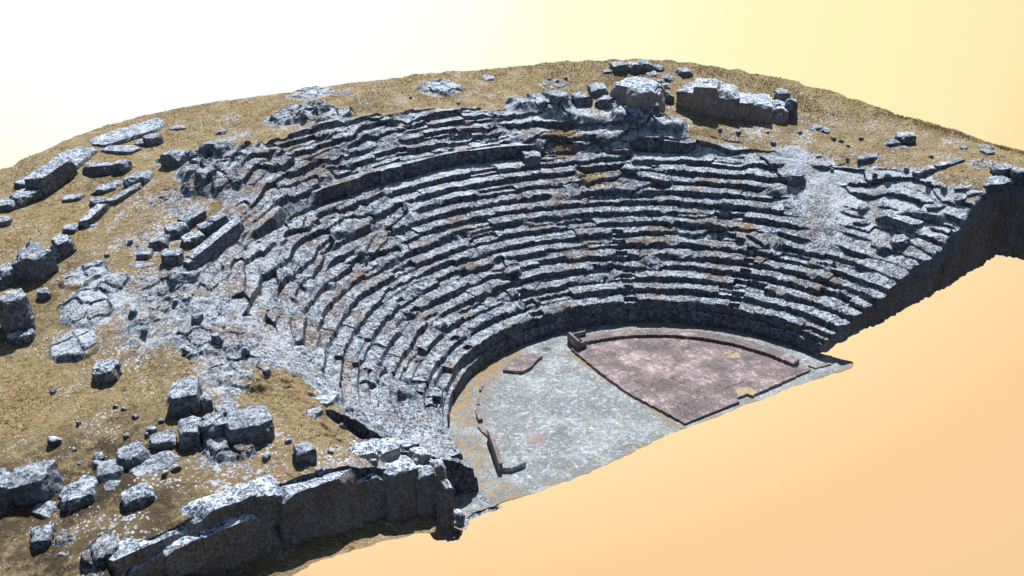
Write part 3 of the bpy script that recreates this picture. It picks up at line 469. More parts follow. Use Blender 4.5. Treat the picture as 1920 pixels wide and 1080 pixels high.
def floor_mat():
    m,nt,b=NT('orchestra_floor');g=N(nt)
    geo=g.n('ShaderNodeNewGeometry');v=geo.outputs['Position']
    n1=g.noise(v,.55,6,.65,.5);n2=g.noise(v,4,6,.75,.3);n3=g.noise(v,14,4,.8);n4=g.noise(v,1.5,5,.7,.7)
    c=g.ramp(n1,[(.38,(.15,.175,.195)),(.5,(.225,.26,.285)),(.62,(.37,.42,.45))])
    c=g.mix(g.ramp(n2,[(.40,.8),(.5,0)]),c,(.15,.165,.18))
    c=g.mix(g.ramp(n2,[(.545,0),(.61,.85)]),c,(.74,.80,.84))
    c=g.mix(g.ramp(n3,[(.42,.8),(.48,0)]),c,(.10,.105,.115))
    c=g.mix(g.ramp(n3,[(.55,0),(.62,.5)]),c,(.66,.72,.77))
    a=g.n('ShaderNodeAttribute',attribute_name='tuft').outputs['Fac']
    t=g.math('ADD',g.math('MULTIPLY',n2,.6),g.math('MULTIPLY',n3,.25));t=g.math('ADD',t,g.math('MULTIPLY_ADD',a,.065,g.math('MULTIPLY',n4,.28)))
    c=g.mix(g.ramp(t,[(.62,0),(.66,.9)]),c,g.mix(n3,(.17,.10,.03),(.44,.29,.11)))
    p=g.n('ShaderNodeAttribute',attribute_name='pink').outputs['Fac']
    c=g.mix(g.math('MULTIPLY',p,g.ramp(n2,[(.35,0),(.5,.8)])),c,(.30,.17,.16))
    g.l(c,b.inputs['Base Color'])
    bp=g.n('ShaderNodeBump');bp.inputs['Strength'].default_value=.7;bp.inputs['Distance'].default_value=.03
    g.l(g.math('ADD',n2,g.math('MULTIPLY',n3,.5)),bp.inputs['Height']);g.l(bp.outputs[0],b.inputs['Normal'])
    return m
def pink_mat(name,light=1.,joints=True):
    m,nt,b=NT(name);g=N(nt)
    geo=g.n('ShaderNodeNewGeometry');v=geo.outputs['Position']
    n1=g.noise(v,.6,5,.6,.4);n2=g.noise(v,3,6,.7);n3=g.noise(v,20,5,.8)
    c=g.mix(g.ramp(n1,[(.40,0),(.60,1)]),(.135*light,.112*light,.113*light),(.28*light,.225*light,.235*light))
    c=g.mix(g.math('MULTIPLY',g.ramp(n2,[(.50,0),(.60,.9)]),g.ramp(n1,[(.42,.1),(.56,1)])),c,(.56,.46,.45))
    if joints:
        br=g.n('ShaderNodeTexBrick');br.inputs['Scale'].default_value=1;br.inputs['Brick Width'].default_value=1.5;br.inputs['Row Height'].default_value=.75
        br.inputs['Mortar Size'].default_value=.02;br.inputs['Color1'].default_value=(.62,.62,.64,1);br.inputs['Color2'].default_value=(1.3,1.25,1.32,1);br.inputs['Mortar'].default_value=(.6,.6,.6,1)
        g.l(v,br.inputs['Vector']);c=g.mix(1.,c,br.outputs[0],'MULTIPLY')
    c=g.mix(g.ramp(n3,[(.42,.8),(.49,0)]),c,(.05,.043,.045))
    c=g.mix(g.ramp(n3,[(.54,0),(.60,.55)]),c,(.60,.52,.52))
    a=g.n('ShaderNodeAttribute',attribute_name='worn').outputs['Fac']
    t=g.math('ADD',g.math('MULTIPLY',n2,.5),g.math('MULTIPLY',a,.5))
    c=g.mix(g.ramp(t,[(.62,0),(.68,1)]),c,g.mix(g.ramp(n3,[(.52,0),(.58,.9)]),(.30,.20,.075),(.60,.62,.62)))
    g.l(c,b.inputs['Base Color'])
    bp=g.n('ShaderNodeBump');bp.inputs['Strength'].default_value=.6;bp.inputs['Distance'].default_value=.03
    g.l(g.math('ADD',n2,g.math('MULTIPLY',n3,.5)),bp.inputs['Height']);g.l(bp.outputs[0],b.inputs['Normal'])
    return m
M_land=land_mat('dry_grass_and_limestone');M_rock=rock_mat();M_wall=wall_mat();M_floor=floor_mat();M_pink=pink_mat('pink_paving');M_pinkp=pink_mat('pink_stone',.9,False)

def mesh(name,V,F,mat,parent=None,smooth=False,attrs=None):
    V=np.asarray(V,np.float32);F=np.asarray(F,np.int32)
    me=bpy.data.meshes.new(name);n=len(F);k=F.shape[1]
    me.vertices.add(len(V));me.vertices.foreach_set('co',V.ravel())
    me.loops.add(n*k);me.loops.foreach_set('vertex_index',F.ravel())
    me.polygons.add(n);me.polygons.foreach_set('loop_start',np.arange(0,n*k,k,dtype=np.int32))
    me.polygons.foreach_set('use_smooth',np.full(n,smooth))
    for an,av in (attrs or {}).items():
        at=me.attributes.new(an,'FLOAT','POINT');at.data.foreach_set('value',np.asarray(av,np.float32))
    me.update(calc_edges=True);me.materials.append(mat)
    o=bpy.data.objects.new(name,me);C.objects.link(o)
    if parent: o.parent=parent
    return o
def subset(name,V,F,sel,mat,parent=None,attrs=None):
    f=F[sel]
    if not len(f): return None
    u,inv=np.unique(f,return_inverse=True)
    return mesh(name,V[u],inv.reshape(f.shape),mat,parent,False,{k:a[u] for k,a in (attrs or {}).items()})

# ---- the hillside with the seating cut into it: one polar height field, split into its parts
rr=np.concatenate([np.arange(9.75,25.5,.052),[]])
NO=170;NTH=1560
u=np.linspace(0,1,NTH)
nr=len(rr)+NO
def th0(r):   # cut edge on the right
    y=np.interp(r,[9.7,10.3,13,17,20,22.9,23.3,24,40],[.7,.45,.05,-.15,.1,.25,-.3,-1.6,-2.6])+.06*vn(r*1.7,r*0,33)+.03*vn(r*7,r*0,34)
    return np.arcsin(y/r)
def th1(r):   # front edge on the left
    y=np.interp(r,[9.7,11.3,11.9,12.6,13.6,15.8,19,22,24.5,27,40],[1.0,1.0,1.6,1.2,2.1,2.2,2.5,3.4,6.5,8,11])+.12*vn(r*1.1,r*0,35)+.05*vn(r*5,r*0,36)
    return PI+np.arcsin(np.minimum(y/r,.9))
Rg=np.zeros((nr,NTH));Tg=np.zeros((nr,NTH))
for a in range(nr):
    if a<len(rr): R_=np.full(NTH,rr[a]);T_=th0(R_)+(th1(R_)-th0(R_))*u
    else:
        s=((a-len(rr)+1)/NO)
        T_=th0(np.full(NTH,25.5))+(th1(np.full(NTH,25.5))-th0(np.full(NTH,25.5)))*u
        for _ in range(3):
            R_=25.45+(np.maximum(rim(T_)[0],25.9)-25.45)*s
            if s>.9: R_=R_+(s-.9)*10*(.14*vn(T_*40,T_*0,37)+.06*vn(T_*140,T_*0,38))
            T_=th0(R_)+(th1(R_)-th0(R_))*u
    Rg[a]=R_;Tg[a]=T_
X=Rg*np.cos(Tg);Y=Rg*np.sin(Tg)
Z=np.concatenate([H(x,y) for x,y in zip(np.array_split(X,12),np.array_split(Y,12))])
# masks
td=np.degrees(Tg)
c=ss(.6,-.5,Rg-rcav(Tg)-.5*fbm(X*.5,Y*.5,3,88))
stone=c.copy()
leftw=ss(150,176,td)*ss(13,18,Rg);stone=stone*(1-.42*leftw)
midw=ss(128,145,td)*ss(14.5,17.5,Rg);stone=stone*(1-.30*midw*(1-leftw))
pale=np.zeros(X.shape)
for (px,py,rad,s) in PALE: pale=np.maximum(pale,s*ss(1.35,.4,np.hypot(X-px,Y-py)/rad))
stone=stone*(1-.6*ss(13.3,15.5,Rg)*ss(172,177,td))
for (px,py,rad,hh) in SLABS: stone=np.maximum(stone,ss(1.35,.75,np.hypot(X-px,Y-py)/rad)*(1 if hh>.12 else .62))
for (px,py,rad,s) in PATCH: stone=np.maximum(stone,s*ss(1.3,.3,np.hypot(X-px,Y-py)/rad))
for (px,py,rad,s) in GRASSY: stone=stone*(1-s*ss(1.2,.5,np.hypot(X-px,Y-py)/rad))
yw=wall_y(X);strip=(Y<yw-.1)&(X<-11.9)&(X>-24.5)
stone=np.where(strip,.12,stone)
bare=ss(-19,-22,X)*ss(8.5,5,Y)*1.+ss(.3,.5,fbm(X*.3,Y*.3,3,39))*.5
V=np.stack([X,Y,Z],-1).reshape(-1,3)
idx=np.arange(nr*NTH).reshape(nr,NTH)
F=np.stack([idx[:-1,:-1],idx[1:,:-1],idx[1:,1:],idx[:-1,1:]],-1).reshape(-1,4)
dry=np.maximum(.55*ss(122,146,td)*ss(13.5,16.5,Rg),ss(96,106,td)*ss(19.8,20.4,Rg)*.8)+.4*ss(.1,.4,fbm(X*.35,Y*.35,3,28))+.25*ss(168,176,td)
dry=np.clip(dry,0,1.1)*ss(21.5,20,Rg+0*X+np.where(td<126,-5,0))
att={'dry':dry.ravel(),'pale':pale.ravel(),'stone':stone.ravel(),'bare':bare.ravel()}
def fc(A): return .25*(A[:-1,:-1]+A[1:,:-1]+A[1:,1:]+A[:-1,1:]).ravel()
xf,yf,rf,tf,cf=fc(X),fc(Y),fc(Rg),fc(td),fc(c)
wob=wobble(xf,yf)
kf=(rf+wob-R1)/RUN
lab=np.floor(kf+.07).astype(int)
lab=np.where(rf>R1+RUN*14-.1,14,lab)            # walkway
ku=np.floor((rf+wob-20.45)/.76+.1).astype(int)
lab=np.where(rf>20.2,15,lab)                     # terrace wall and upper rows
lab=np.where((rf>20.2)&(tf>62)&(ku>=1),16+np.clip(ku-1,0,4),lab)
lab=np.where(kf<-.07,-1,lab)
grassy=(cf<.5)
left_end=((yf<wall_y(xf))&(xf<0))|((xf<-9.9)&(yf<.42-(xf+10)*.3)&(xf>-12.05))
lab=np.where(grassy|left_end|((xf<-13.2)&(yf<(-xf-13.6)*1.3+1.9)&(xf>-25)&(yf<6)),99,lab)
ais=np.zeros(len(lab),int)
for n_,A in enumerate(AISLES): ais=np.where((abs(tf-A)*PI/180*rf<.36)&(lab>=0)&(lab<12),n_+1,ais)
theatre=bpy.data.objects.new('rock_cut_theatre',None);C.objects.link(theatre)
tag(theatre,'great semicircle of worn grey stone seating carved into the hillside','theatre')
subset('podium',V,F,(lab==-1)&(ais==0),M_land,theatre,att)
for k in range(14): subset('seat_row',V,F,(lab==k)&(ais==0),M_land,theatre,att)
for k in range(5): subset('stairway',V,F,ais==k+1,M_land,theatre,att)
subset('walkway',V,F,lab==14,M_land,theatre,att)
subset('terrace_wall',V,F,lab==15,M_land,theatre,att)
for k in range(5): subset('upper_seat_row',V,F,lab==16+k,M_land,theatre,att)
o=subset('hillside',V,F,lab==99,M_land,None,att);o['kind']='structure'
# earth body under the rim and the front edge
def skirt(ring,inward,name):
    ring=np.asarray(ring);n=len(ring)
    low=ring+np.asarray(inward)
    Vs=np.concatenate([ring,low]);i=np.arange(n-1)
    return mesh(name,Vs,np.stack([i,i+n,i+1+n,i+1],-1),M_land,None,False,{'stone':np.zeros(2*n),'bare':np.ones(2*n)})
e=V.reshape(nr,NTH,3)[-1];inw=np.stack([-e[:,0]*.06,-e[:,1]*.06,np.full(len(e),-1.6)],-1)
tag(skirt(e,inw,'earth_edge'),kind='structure')
e=V.reshape(nr,NTH,3)[:,-1];tag(skirt(e,np.tile([0,1.6,-.35],(len(e),1)),'earth_edge'),kind='structure')

# ---- right retaining wall: from the cut edge down to a ragged foot
e=V.reshape(nr,NTH,3)[:,0];e=e[::1]
nv=90
s=np.linspace(0,1,nv)[None,:]
ex,ey,ez=e[:,0:1],e[:,1:2],e[:,2:3]
Lr=np.concatenate([[0],np.cumsum(np.hypot(np.diff(e[:,0]),np.diff(e[:,1])))])[:,None]
bot=np.interp(e[:,0],[9,9.9,12,15.3,20,23,24,30],[-.05,.25,1.0,1.5,2.1,2.5,2.6,3.2])[:,None]+.10*fbm(Lr*1.5,Lr*0,3,43)+.05*vn(Lr*6,Lr*0,44)
zz=ez+(bot-ez)*s
# outward normal of the edge
tx=np.gradient(e[:,0])[:,None];ty=np.gradient(e[:,1])[:,None];tl=np.hypot(tx,ty);nx,ny=ty/tl,-tx/tl
kk=7;nx=np.apply_along_axis(lambda q:np.convolve(np.pad(q,kk,mode='edge'),np.ones(2*kk+1)/(2*kk+1),'valid'),0,nx);ny=np.apply_along_axis(lambda q:np.convolve(np.pad(q,kk,mode='edge'),np.ones(2*kk+1)/(2*kk+1),'valid'),0,ny)
f1,f2,ci,_,_=vor(Lr/1.6+.2*vn(Lr,zz,46),zz/1.1+Lr*0,45,.5)
dsp=.05*(ci-.5)-.05*ss(.06,0,f2-f1)+.09*fbm(Lr*.9,zz*.5,4,47)+.05*fbm(Lr*4,zz*3,4,48,.65)
dsp=dsp*ss(0,.03,s)+.0*s
up_blk=(ss(15.5,15.9,ex)*ss(.6,.45,s+.1*vn(Lr*.7,Lr*0,49)))*.12
dsp=dsp+up_blk*ss(0,.02,s)
Vw=np.stack([ex+nx*dsp+0*zz,ey+ny*dsp+0*zz,zz],-1)
na=len(e);iw=np.arange(na*nv).reshape(na,nv)
Fw=np.stack([iw[:-1,:-1],iw[:-1,1:],iw[1:,1:],iw[1:,:-1]],-1).reshape(-1,4)
upp=ss(14.5,16.5,ex)*ss(1.7,1.0,(ez-zz)+.5*fbm(Lr*.8,zz,3,12))+0*zz
o=mesh('retaining_wall',Vw.reshape(-1,3),Fw,M_wall,None,False,{'upper':upp.ravel()})
tag(o,'tall brown stained wall closing the right end of the seating, ragged bottom edge','wall')

# ---- orchestra floor
fx=np.arange(-12.6,11.4,.055);fy=np.arange(-2.6,10.35,.055)
XX,YY=np.meshgrid(fx,fy,indexing='ij')
fr=np.interp(fx,[-12.6,-12.1,-11.6,-10.9,-5.7,-.6,7,9.3,10.4,10.75,11.4],[-1.75,-1.6,-.95,-.72,-.98,-.55,-.72,-.85,-.92,-.85,0])+.05*vn(fx*1.1,fx*0,52)+.05*vn(fx*4,fx*0,53)
fr_b=np.interp(fx,[-12.6,9.9,10.1,10.5,10.8,11.4],[99,99,1.3,.45,-.6,-.7])
ZZ=.02*fbm(XX*.5,YY*.5,3,54)+.012*fbm(XX*3,YY*3,2,55)+.02*ss(7.8,9.6,np.hypot(XX,YY))
rX=np.hypot(XX,YY)
ZZ=ZZ-.10*ss(10.1,10.25,rX)*(YY>1.2)
tuft=np.clip(ss(8.9,9.6,rX)*.9*ss(.0,.4,fbm(XX*.4,YY*.4,2,56)+.3)+ss(1.0,-.6,YY-fr[:,None])*.8+ss(1.1,.3,np.hypot(XX+2.6,YY-8.9))*1.1+ss(.5,.1,abs(XX-.05+(YY*0)))*(YY>0)*(YY<8)*.9*0+ss(.22,.05,abs(XX-(-.12+.02*YY)))*(YY<8.2)*1.3+ss(1.2,.4,abs(rX-9.2))*(XX<-3)*.75,0,1.4)
pink=ss(.75,.35,np.hypot((XX+7.0)/.9,(YY-2.7)/.9))*0+ss(.75,.3,np.hypot(XX+5.9,(YY-2.3)*1.4)+.35*fbm(XX*2,YY*2,3,11))*.8
keep=((YY>=fr[:,None]-.03)&(YY<=fr_b[:,None])&((rX<10.3)|(YY<1.3))&(YY>-3))
Vf=np.stack([XX,np.maximum(YY,fr[:,None]),ZZ],-1).reshape(-1,3);fi=np.arange(XX.size).reshape(XX.shape)
Ff=np.stack([fi[:-1,:-1],fi[1:,:-1],fi[1:,1:],fi[:-1,1:]],-1).reshape(-1,4)
kk_=(keep[:-1,:-1]&keep[1:,:-1]&keep[1:,1:]&keep[:-1,1:])
kk2=(YY[:-1,1:]>fr[:-1,None])&(YY[1:,1:]>fr[1:,None])&(YY[:-1,1:]<=fr_b[:-1,None])&(YY[1:,1:]<=fr_b[1:,None])&((rX[:-1,1:]<10.3)|(YY[:-1,1:]<1.3))
o=subset('orchestra_floor',Vf,Ff,kk2.ravel(),M_floor,None,{'tuft':tuft.ravel(),'pink':pink.ravel()})
o['kind']='structure'
es=np.stack([fx,fr,0*fx-.01],-1)[2:-8];tag(skirt(es,np.tile([0,1.2,-.3],(len(es),1)),'earth_edge'),kind='structure')

# ---- generic extruded slab from an outline (bevelled rim, finely cut top)
def inside(P,x,y):
    c_=np.zeros(x.shape,bool);n=len(P)
    for i in range(n):
        (x1,y1),(x2,y2)=P[i],P[(i+1)%n]
        cond=((y1>y)!=(y2>y));c_^=cond&(x<(x2-x1)*(y-y1)/((y2-y1) or 1e-9)+x1)
    return c_
def slab(name,P,z0,z1,mat,parent=None,seed=0,step=.06,worn=None,tilt=None):
    """outline P -> top with small undulation + vertical sides"""
    P=[np.array(p,float) for p in P];Q=[]
    for i in range(len(P)):
        a,b=P[i],P[(i+1)%len(P)];L=np.linalg.norm(b-a);m=max(1,int(L/step))
        for k in range(m): Q.append(a+(b-a)*k/m)
    Q=np.array(Q);jit=.022*fbm(Q[:,0]*3+seed,Q[:,1]*3,3,57+seed)
    cen=Q.mean(0);dv=Q-cen;dv/=np.linalg.norm(dv,axis=1)[:,None]+1e-9;Q=Q+dv*jit[:,None]
    import bmesh
    bm=bmesh.new()
    def zt(x,y):
        t=z1+.012*float(vn(np.array([x*2.]),np.array([y*2.]),58)[0])
        if tilt: t+=tilt[0]*(x-cen[0])+tilt[1]*(y-cen[1])
        return t
    top=[bm.verts.new((x,y,zt(x,y)-.012)) for x,y in Q]
    topi=[bm.verts.new((x-d[0]*.02,y-d[1]*.02,zt(x,y))) for (x,y),d in zip(Q,dv)]
    bot=[bm.verts.new((x,y,z0)) for x,y in Q]
    n=len(Q)
    for i in range(n):
        j=(i+1)%n
        bm.faces.new((top[i],top[j],topi[j],topi[i]));bm.faces.new((bot[i],bot[j],top[j],top[i]))
    bm.faces.new(topi)
    bmesh.ops.recalc_face_normals(bm,faces=bm.faces)
    big=[f for f in bm.faces if len(f.verts)>4]
    bmesh.ops.triangulate(bm,faces=big)
    me=bpy.data.meshes.new(name);bm.to_mesh(me)
    at=me.attributes.new('worn','FLOAT','POINT')
    at.data.foreach_set('value',np.array([worn(v.co.x,v.co.y) if worn else 0. for v in bm.verts],np.float32));bm.free()
    me.materials.append(mat);o=bpy.data.objects.new(name,me);C.objects.link(o)
    if parent:o.parent=parent
    return o
def arcpts(r,a0,a1,n=24,ex=1.):
    return [(r*math.cos(math.radians(a0+(a1-a0)*k/n)),r*math.sin(math.radians(a0+(a1-a0)*k/n))) for k in range(n+1)]
plat=bpy.data.objects.new('paved_platform',None);C.objects.link(plat);plat.location=(0,0,0)
tag(plat,'pinkish grey quarter circle of paving slabs raised on the right half of the round floor','platform')
IN=[(7.95*math.cos(math.radians(a)),7.95*math.sin(math.radians(a))) for a in range(4,85,4)]
outl=[(.2,-.42),(2.1,-.46),(3.55,-.42),(3.62,-.12),(4.3,-.08),(4.35,-.36),(8.55,-.12),(8.6,.35),(7.95,.5)]+IN+[(.25,8.0),(-.02,5.5),(-.18,3.0)]
# paving top as a fine sheet with its own small relief, joints and worn patches
def sheet(name,P,z1,z0,mat,parent,step=.055):
    P_=np.array(P);gx=np.arange(P_[:,0].min(),P_[:,0].max()+step,step);gy=np.arange(P_[:,1].min(),P_[:,1].max()+step,step)
    A,B=np.meshgrid(gx,gy,indexing='ij');ins=inside(P,A,B)
    f1,f2,ci,_,_=vor(A/1.25,B/.8,59,.25)
    zz=z1+.035*(ci-.5)-.02*ss(.04,0,f2-f1)+.01*fbm(A*2,B*2,3,60)
    wr=np.zeros(A.shape)
    for (a,b,r_,s_) in WORN: wr=np.maximum(wr,s_*ss(1.2,.4,np.hypot(A-a,B-b)/r_))
    ii=np.arange(A.size).reshape(A.shape)
    k=ins[:-1,:-1]&ins[1:,:-1]&ins[1:,1:]&ins[:-1,1:]
    V_=np.stack([A,B,zz],-1).reshape(-1,3);F_=np.stack([ii[:-1,:-1],ii[1:,:-1],ii[1:,1:],ii[:-1,1:]],-1)[k]
    # side faces on open edges
    low=V_.copy();low[:,2]=z0;n=len(V_);S=[]
    K=np.pad(k,1)
    for di,dj,(p,q) in ((-1,0,((0,0),(0,1))),(1,0,((1,1),(1,0))),(0,-1,((1,0),(0,0))),(0,1,((0,1),(1,1)))):
        e_=k&~K[1+di:1+di+k.shape[0],1+dj:1+dj+k.shape[1]]
        ai,aj=np.nonzero(e_)
        a_=ii[ai+p[0],aj+p[1]];b_=ii[ai+q[0],aj+q[1]]
        S.append(np.stack([a_,b_,b_+n,a_+n],-1))
    F_=np.concatenate([F_]+S)
    return subset(name,np.concatenate([V_,low]),F_,np.ones(len(F_),bool),mat,parent,{'worn':np.concatenate([wr.ravel()]*2)})
sheet('paving',outl,.12,-.05,M_pink,plat)
ring=[(8.02*math.cos(math.radians(a)),8.02*math.sin(math.radians(a))) for a in range(4,84,3)]
ring2=[(8.75*math.cos(math.radians(a)),8.75*math.sin(math.radians(a))) for a in range(83,3,-3)]
sheet('curved_step',ring+ring2,.25,-.05,M_pinkp,plat)
slab('corner_slab',[(8.7,.3),(9.5,.1),(9.75,-.25),(8.85,-.1)],-.03,.09,M_pinkp,plat,3)
# stone box at the head of the platform: three thin upright slabs
box=bpy.data.objects.new('stone_box',None);C.objects.link(box)
tag(box,'three sided box of thin upright reddish slabs at the left tip of the curved step','stone box')
slab('upright_slab',[(.45,7.68),(.56,7.62),(.74,8.72),(.62,8.74)],-.05,.62,M_pinkp,box,5)
slab('upright_slab',[(.63,8.76),(1.62,8.6),(1.6,8.5),(.75,8.64)],-.05,.5,M_pinkp,box,6)
slab('upright_slab',[(.58,7.6),(1.0,7.66),(.98,7.76),(.58,7.7)],-.05,.5,M_pinkp,box,7)
# left curved kerb and the raised bench
def curved(name,pts,w,z1,lab_,cat,seed,mat=None,z0=-.05,tilt=None,grp=None):
    L=[np.array(p,float) for p in pts];out=[]
    for i,p in enumerate(L):
        d=L[min(i+1,len(L)-1)]-L[max(i-1,0)];d/=np.linalg.norm(d);out.append(p+np.array([-d[1],d[0]])*w)
    o=slab(name,list(pts)+[tuple(q) for q in out[::-1]],z0,z1,mat or M_pinkp,None,seed,.08,None,tilt)
    return tag(o,lab_,cat,grp)
A2=lambda r,a0,a1,n:[(r*math.cos(math.radians(a0+(a1-a0)*k/n)),r*math.sin(math.radians(a0+(a1-a0)*k/n))) for k in range(n+1)]
curved('kerb_stone',[(-7.25,3.5),(-7.22,4.0),(-7.15,4.45)],.24,.09,'flush pink kerb strip leading up from the raised bench','kerb',11)
curved('kerb_stone',[(-6.95,4.75),(-6.75,5.25),(-6.45,5.75)],.2,.16,'short curved pink kerb stone in the middle of the left floor','kerb',12)
curved('kerb_stone',[(-6.3,6.02),(-6.1,6.35),(-5.85,6.68)],.13,.08,'low worn kerb piece continuing the curve of the short pink kerb stone','kerb',17)
curved('kerb_stone',[(-5.62,6.95),(-5.45,7.15),(-5.25,7.35)],.12,.12,'smallest kerb fragment, between the curved kerb and the flat pink slab','kerb',13)
o=slab('stone_slab',[(-3.75,8.0),(-3.1,7.35),(-2.45,7.5),(-1.75,7.95),(-1.35,8.1),(-1.6,8.55),(-2.4,8.75),(-3.2,8.45)],-.04,.16,M_pinkp,None,14,.07)
tag(o,'flat pink slab with a black front edge, alone near the top of the left floor','stone slab')
bench=bpy.data.objects.new('curved_bench',None);C.objects.link(bench);tag(bench,'raised curved bench stone with a tall dark side on the left floor','bench')
slab('backrest',[(-7.55,3.45),(-7.9,2.6),(-8.25,1.75),(-8.55,1.05),(-8.4,.98),(-8.05,1.75),(-7.7,2.6),(-7.42,3.35)],-.05,.5,M_pinkp,bench,15,.07,None,(0.0,.02))
slab('seat',[(-7.42,3.2),(-8.02,1.78),(-8.36,1.0),(-8.1,.78),(-7.35,.82),(-7.15,1.6),(-7.0,2.4)],-.05,.22,M_floor,bench,16,.07)

# ---- rocks
def rock(name,x,y,z,w,d,h,rot,tilt,rd,seed,mat,parent=None,soft=1.,sink=.22):
    h=max(h,.08);L=max(w,d,h)
    st=max(.05,L/26);nx_,ny_,nz_=[max(3,min(40,int(q/st))) for q in (w,d,h+sink)]
    pts=[];faces=[];ids={}
    def vid(i,j,k):
        q=(i,j,k)
        if q not in ids: ids[q]=len(pts);pts.append((2*i/nx_-1,2*j/ny_-1,2*k/nz_-1))
        return ids[q]
    for i in range(nx_):
        for j in range(ny_):
            faces.append((vid(i,j,nz_),vid(i+1,j,nz_),vid(i+1,j+1,nz_),vid(i,j+1,nz_)))
            faces.append((vid(i,j,0),vid(i,j+1,0),vid(i+1,j+1,0),vid(i+1,j,0)))
    for i in range(nx_):
        for k in range(nz_):
            faces.append((vid(i,0,k),vid(i+1,0,k),vid(i+1,0,k+1),vid(i,0,k+1)))
            faces.append((vid(i,ny_,k),vid(i,ny_,k+1),vid(i+1,ny_,k+1),vid(i+1,ny_,k)))
    for j in range(ny_):
        for k in range(nz_):
            faces.append((vid(0,j,k),vid(0,j,k+1),vid(0,j+1,k+1),vid(0,j+1,k)))
            faces.append((vid(nx_,j,k),vid(nx_,j+1,k),vid(nx_,j+1,k+1),vid(nx_,j,k+1)))
    P=np.array(pts);rng=np.random.default_rng(seed)
    q=(abs(P)**6).sum(1)**(1/6);q2=np.linalg.norm(P,axis=1)
    P=P/(q[:,None]**(.25+.4*rd))
    P=P*(1-rd*.6*(1-1/q2[:,None]*1.0)*.8)
    P=P*np.array([w/2,d/2,(h+sink)/2])
    for _ in range(6+int(rd*9)):   # chipped corners and split faces
        n=rng.normal(size=3);n[2]=abs(n[2])*.8;n/=np.linalg.norm(n)
        sup=np.percentile(P@n,99.5);cut=sup*(1-rng.uniform(.03,.12+.22*rd));dd=P@n-cut
        P=P-np.where(dd>0,dd*.97,0)[:,None]*n
    D_=P/(np.linalg.norm(P,axis=1)[:,None]+1e-9)
    s0=seed*3.7;am=min(.12,.045+.07*rd)*min(1,min(w,d,h+sink)/.8+.25)*soft
    n1=fbm3(P[:,0]*1.1+s0,P[:,1]*1.1,P[:,2]*1.1+s0,3,seed%50);n2=1-2*abs(vn3(P[:,0]*2.6+s0,P[:,1]*2.6,P[:,2]*2.6,3));n3=fbm3(P[:,0]*7+s0,P[:,1]*7,P[:,2]*7,2,9)
    P=P+D_*(am*1.3*n1+am*.6*n2+am*.55*n3)[:,None]
    P[:,2]+=(h+sink)/2-sink
    t=math.radians(tilt);ct,st_=math.cos(t),math.sin(t)
    xx=P[:,0]*ct-P[:,2]*st_;zz_=P[:,0]*st_+P[:,2]*ct;P[:,0]=xx;P[:,2]=zz_
    o=mesh(name,P,np.array(faces),mat,parent,False)
    o.location=(x,y,z);o.rotation_euler=(0,0,math.radians(rot));return o
CAT={'stone_wall':'stone wall','stone_block':'stone block','stone_slab':'stone slab','boulder':'boulder','kerb_stone':'kerb','loose_stone':'stone'}
for n_,(k,x,y,z,w,d,h,rot,tilt,rd,lab_,gi) in enumerate(ROCKS):
    o=rock(k,x,y,z-.05,w,d,h,rot,tilt,rd,n_+11,M_rock,None,1.2 if k=='boulder' else 1.)
    tag(o,lab_,CAT[k],GROUPS[gi])
for n_,(x,y,w,h) in enumerate(SMALL):
    g_='far' if y>9 and x>-5 else 'near'
    o=rock('loose_stone',x,y,float(H(np.array([x]),np.array([y]))[0]),w,w*.8,h,(n_*47)%180,0,.7,n_+300,M_rock,None,1.,.08)
    if x>5: tag(o,'small loose stone scattered on the dry grass of the right hillside','stone','small loose stones on the right grass')
    elif y>14: tag(o,'small loose stone scattered on the grass near the back rim','stone','small loose stones near the back rim')
    elif x<-18.5 and y>.8: tag(o,'small loose stone scattered on the dry grass of the left foreground','stone','small loose stones in the left foreground')
    else: tag(o,'small loose stone among the white rubble of the left wing','stone','small loose stones in the left rubble')
# ---- left retaining wall: courses of huge blocks, each a part
lw=bpy.data.objects.new('retaining_wall',None);C.objects.link(lw);lw.location=(-18,-.8,2)
tag(lw,'thick wall of huge crumbling blocks along the bottom left, in front of the grass','wall')
for n_,(x0,x1,y0,y1,z0,z1,rd,tl) in enumerate(LWALL):
    o=rock('wall_block',(x0+x1)/2+18,(y0+y1)/2+.8,z0-2,x1-x0,y1-y0,z1-z0,0,tl,rd,n_+500,M_wall,lw,1.3,.3)
# ---- back outcrop: bedrock masses left and right of a cleft
for nm,lab_,L in (('rock_outcrop','left half of the back outcrop, rough ledges sloping to a boulder filled cleft',OUTL),('rock_outcrop','right half of the back outcrop, long smooth dark face stepping down to the right',OUTR)):
    e_=bpy.data.objects.new(nm,None);C.objects.link(e_);e_.location=(L[0][1],L[0][2],L[0][3]);tag(e_,lab_,'rock outcrop')
    for n_,(pn,x,y,z,w,d,h,rot,tl,rd) in enumerate(L):
        rock(pn,x-L[0][1],y-L[0][2],z-L[0][3],w,d,h,rot,tl,rd,n_+700+int(x),M_wall,e_,1.3,.5)
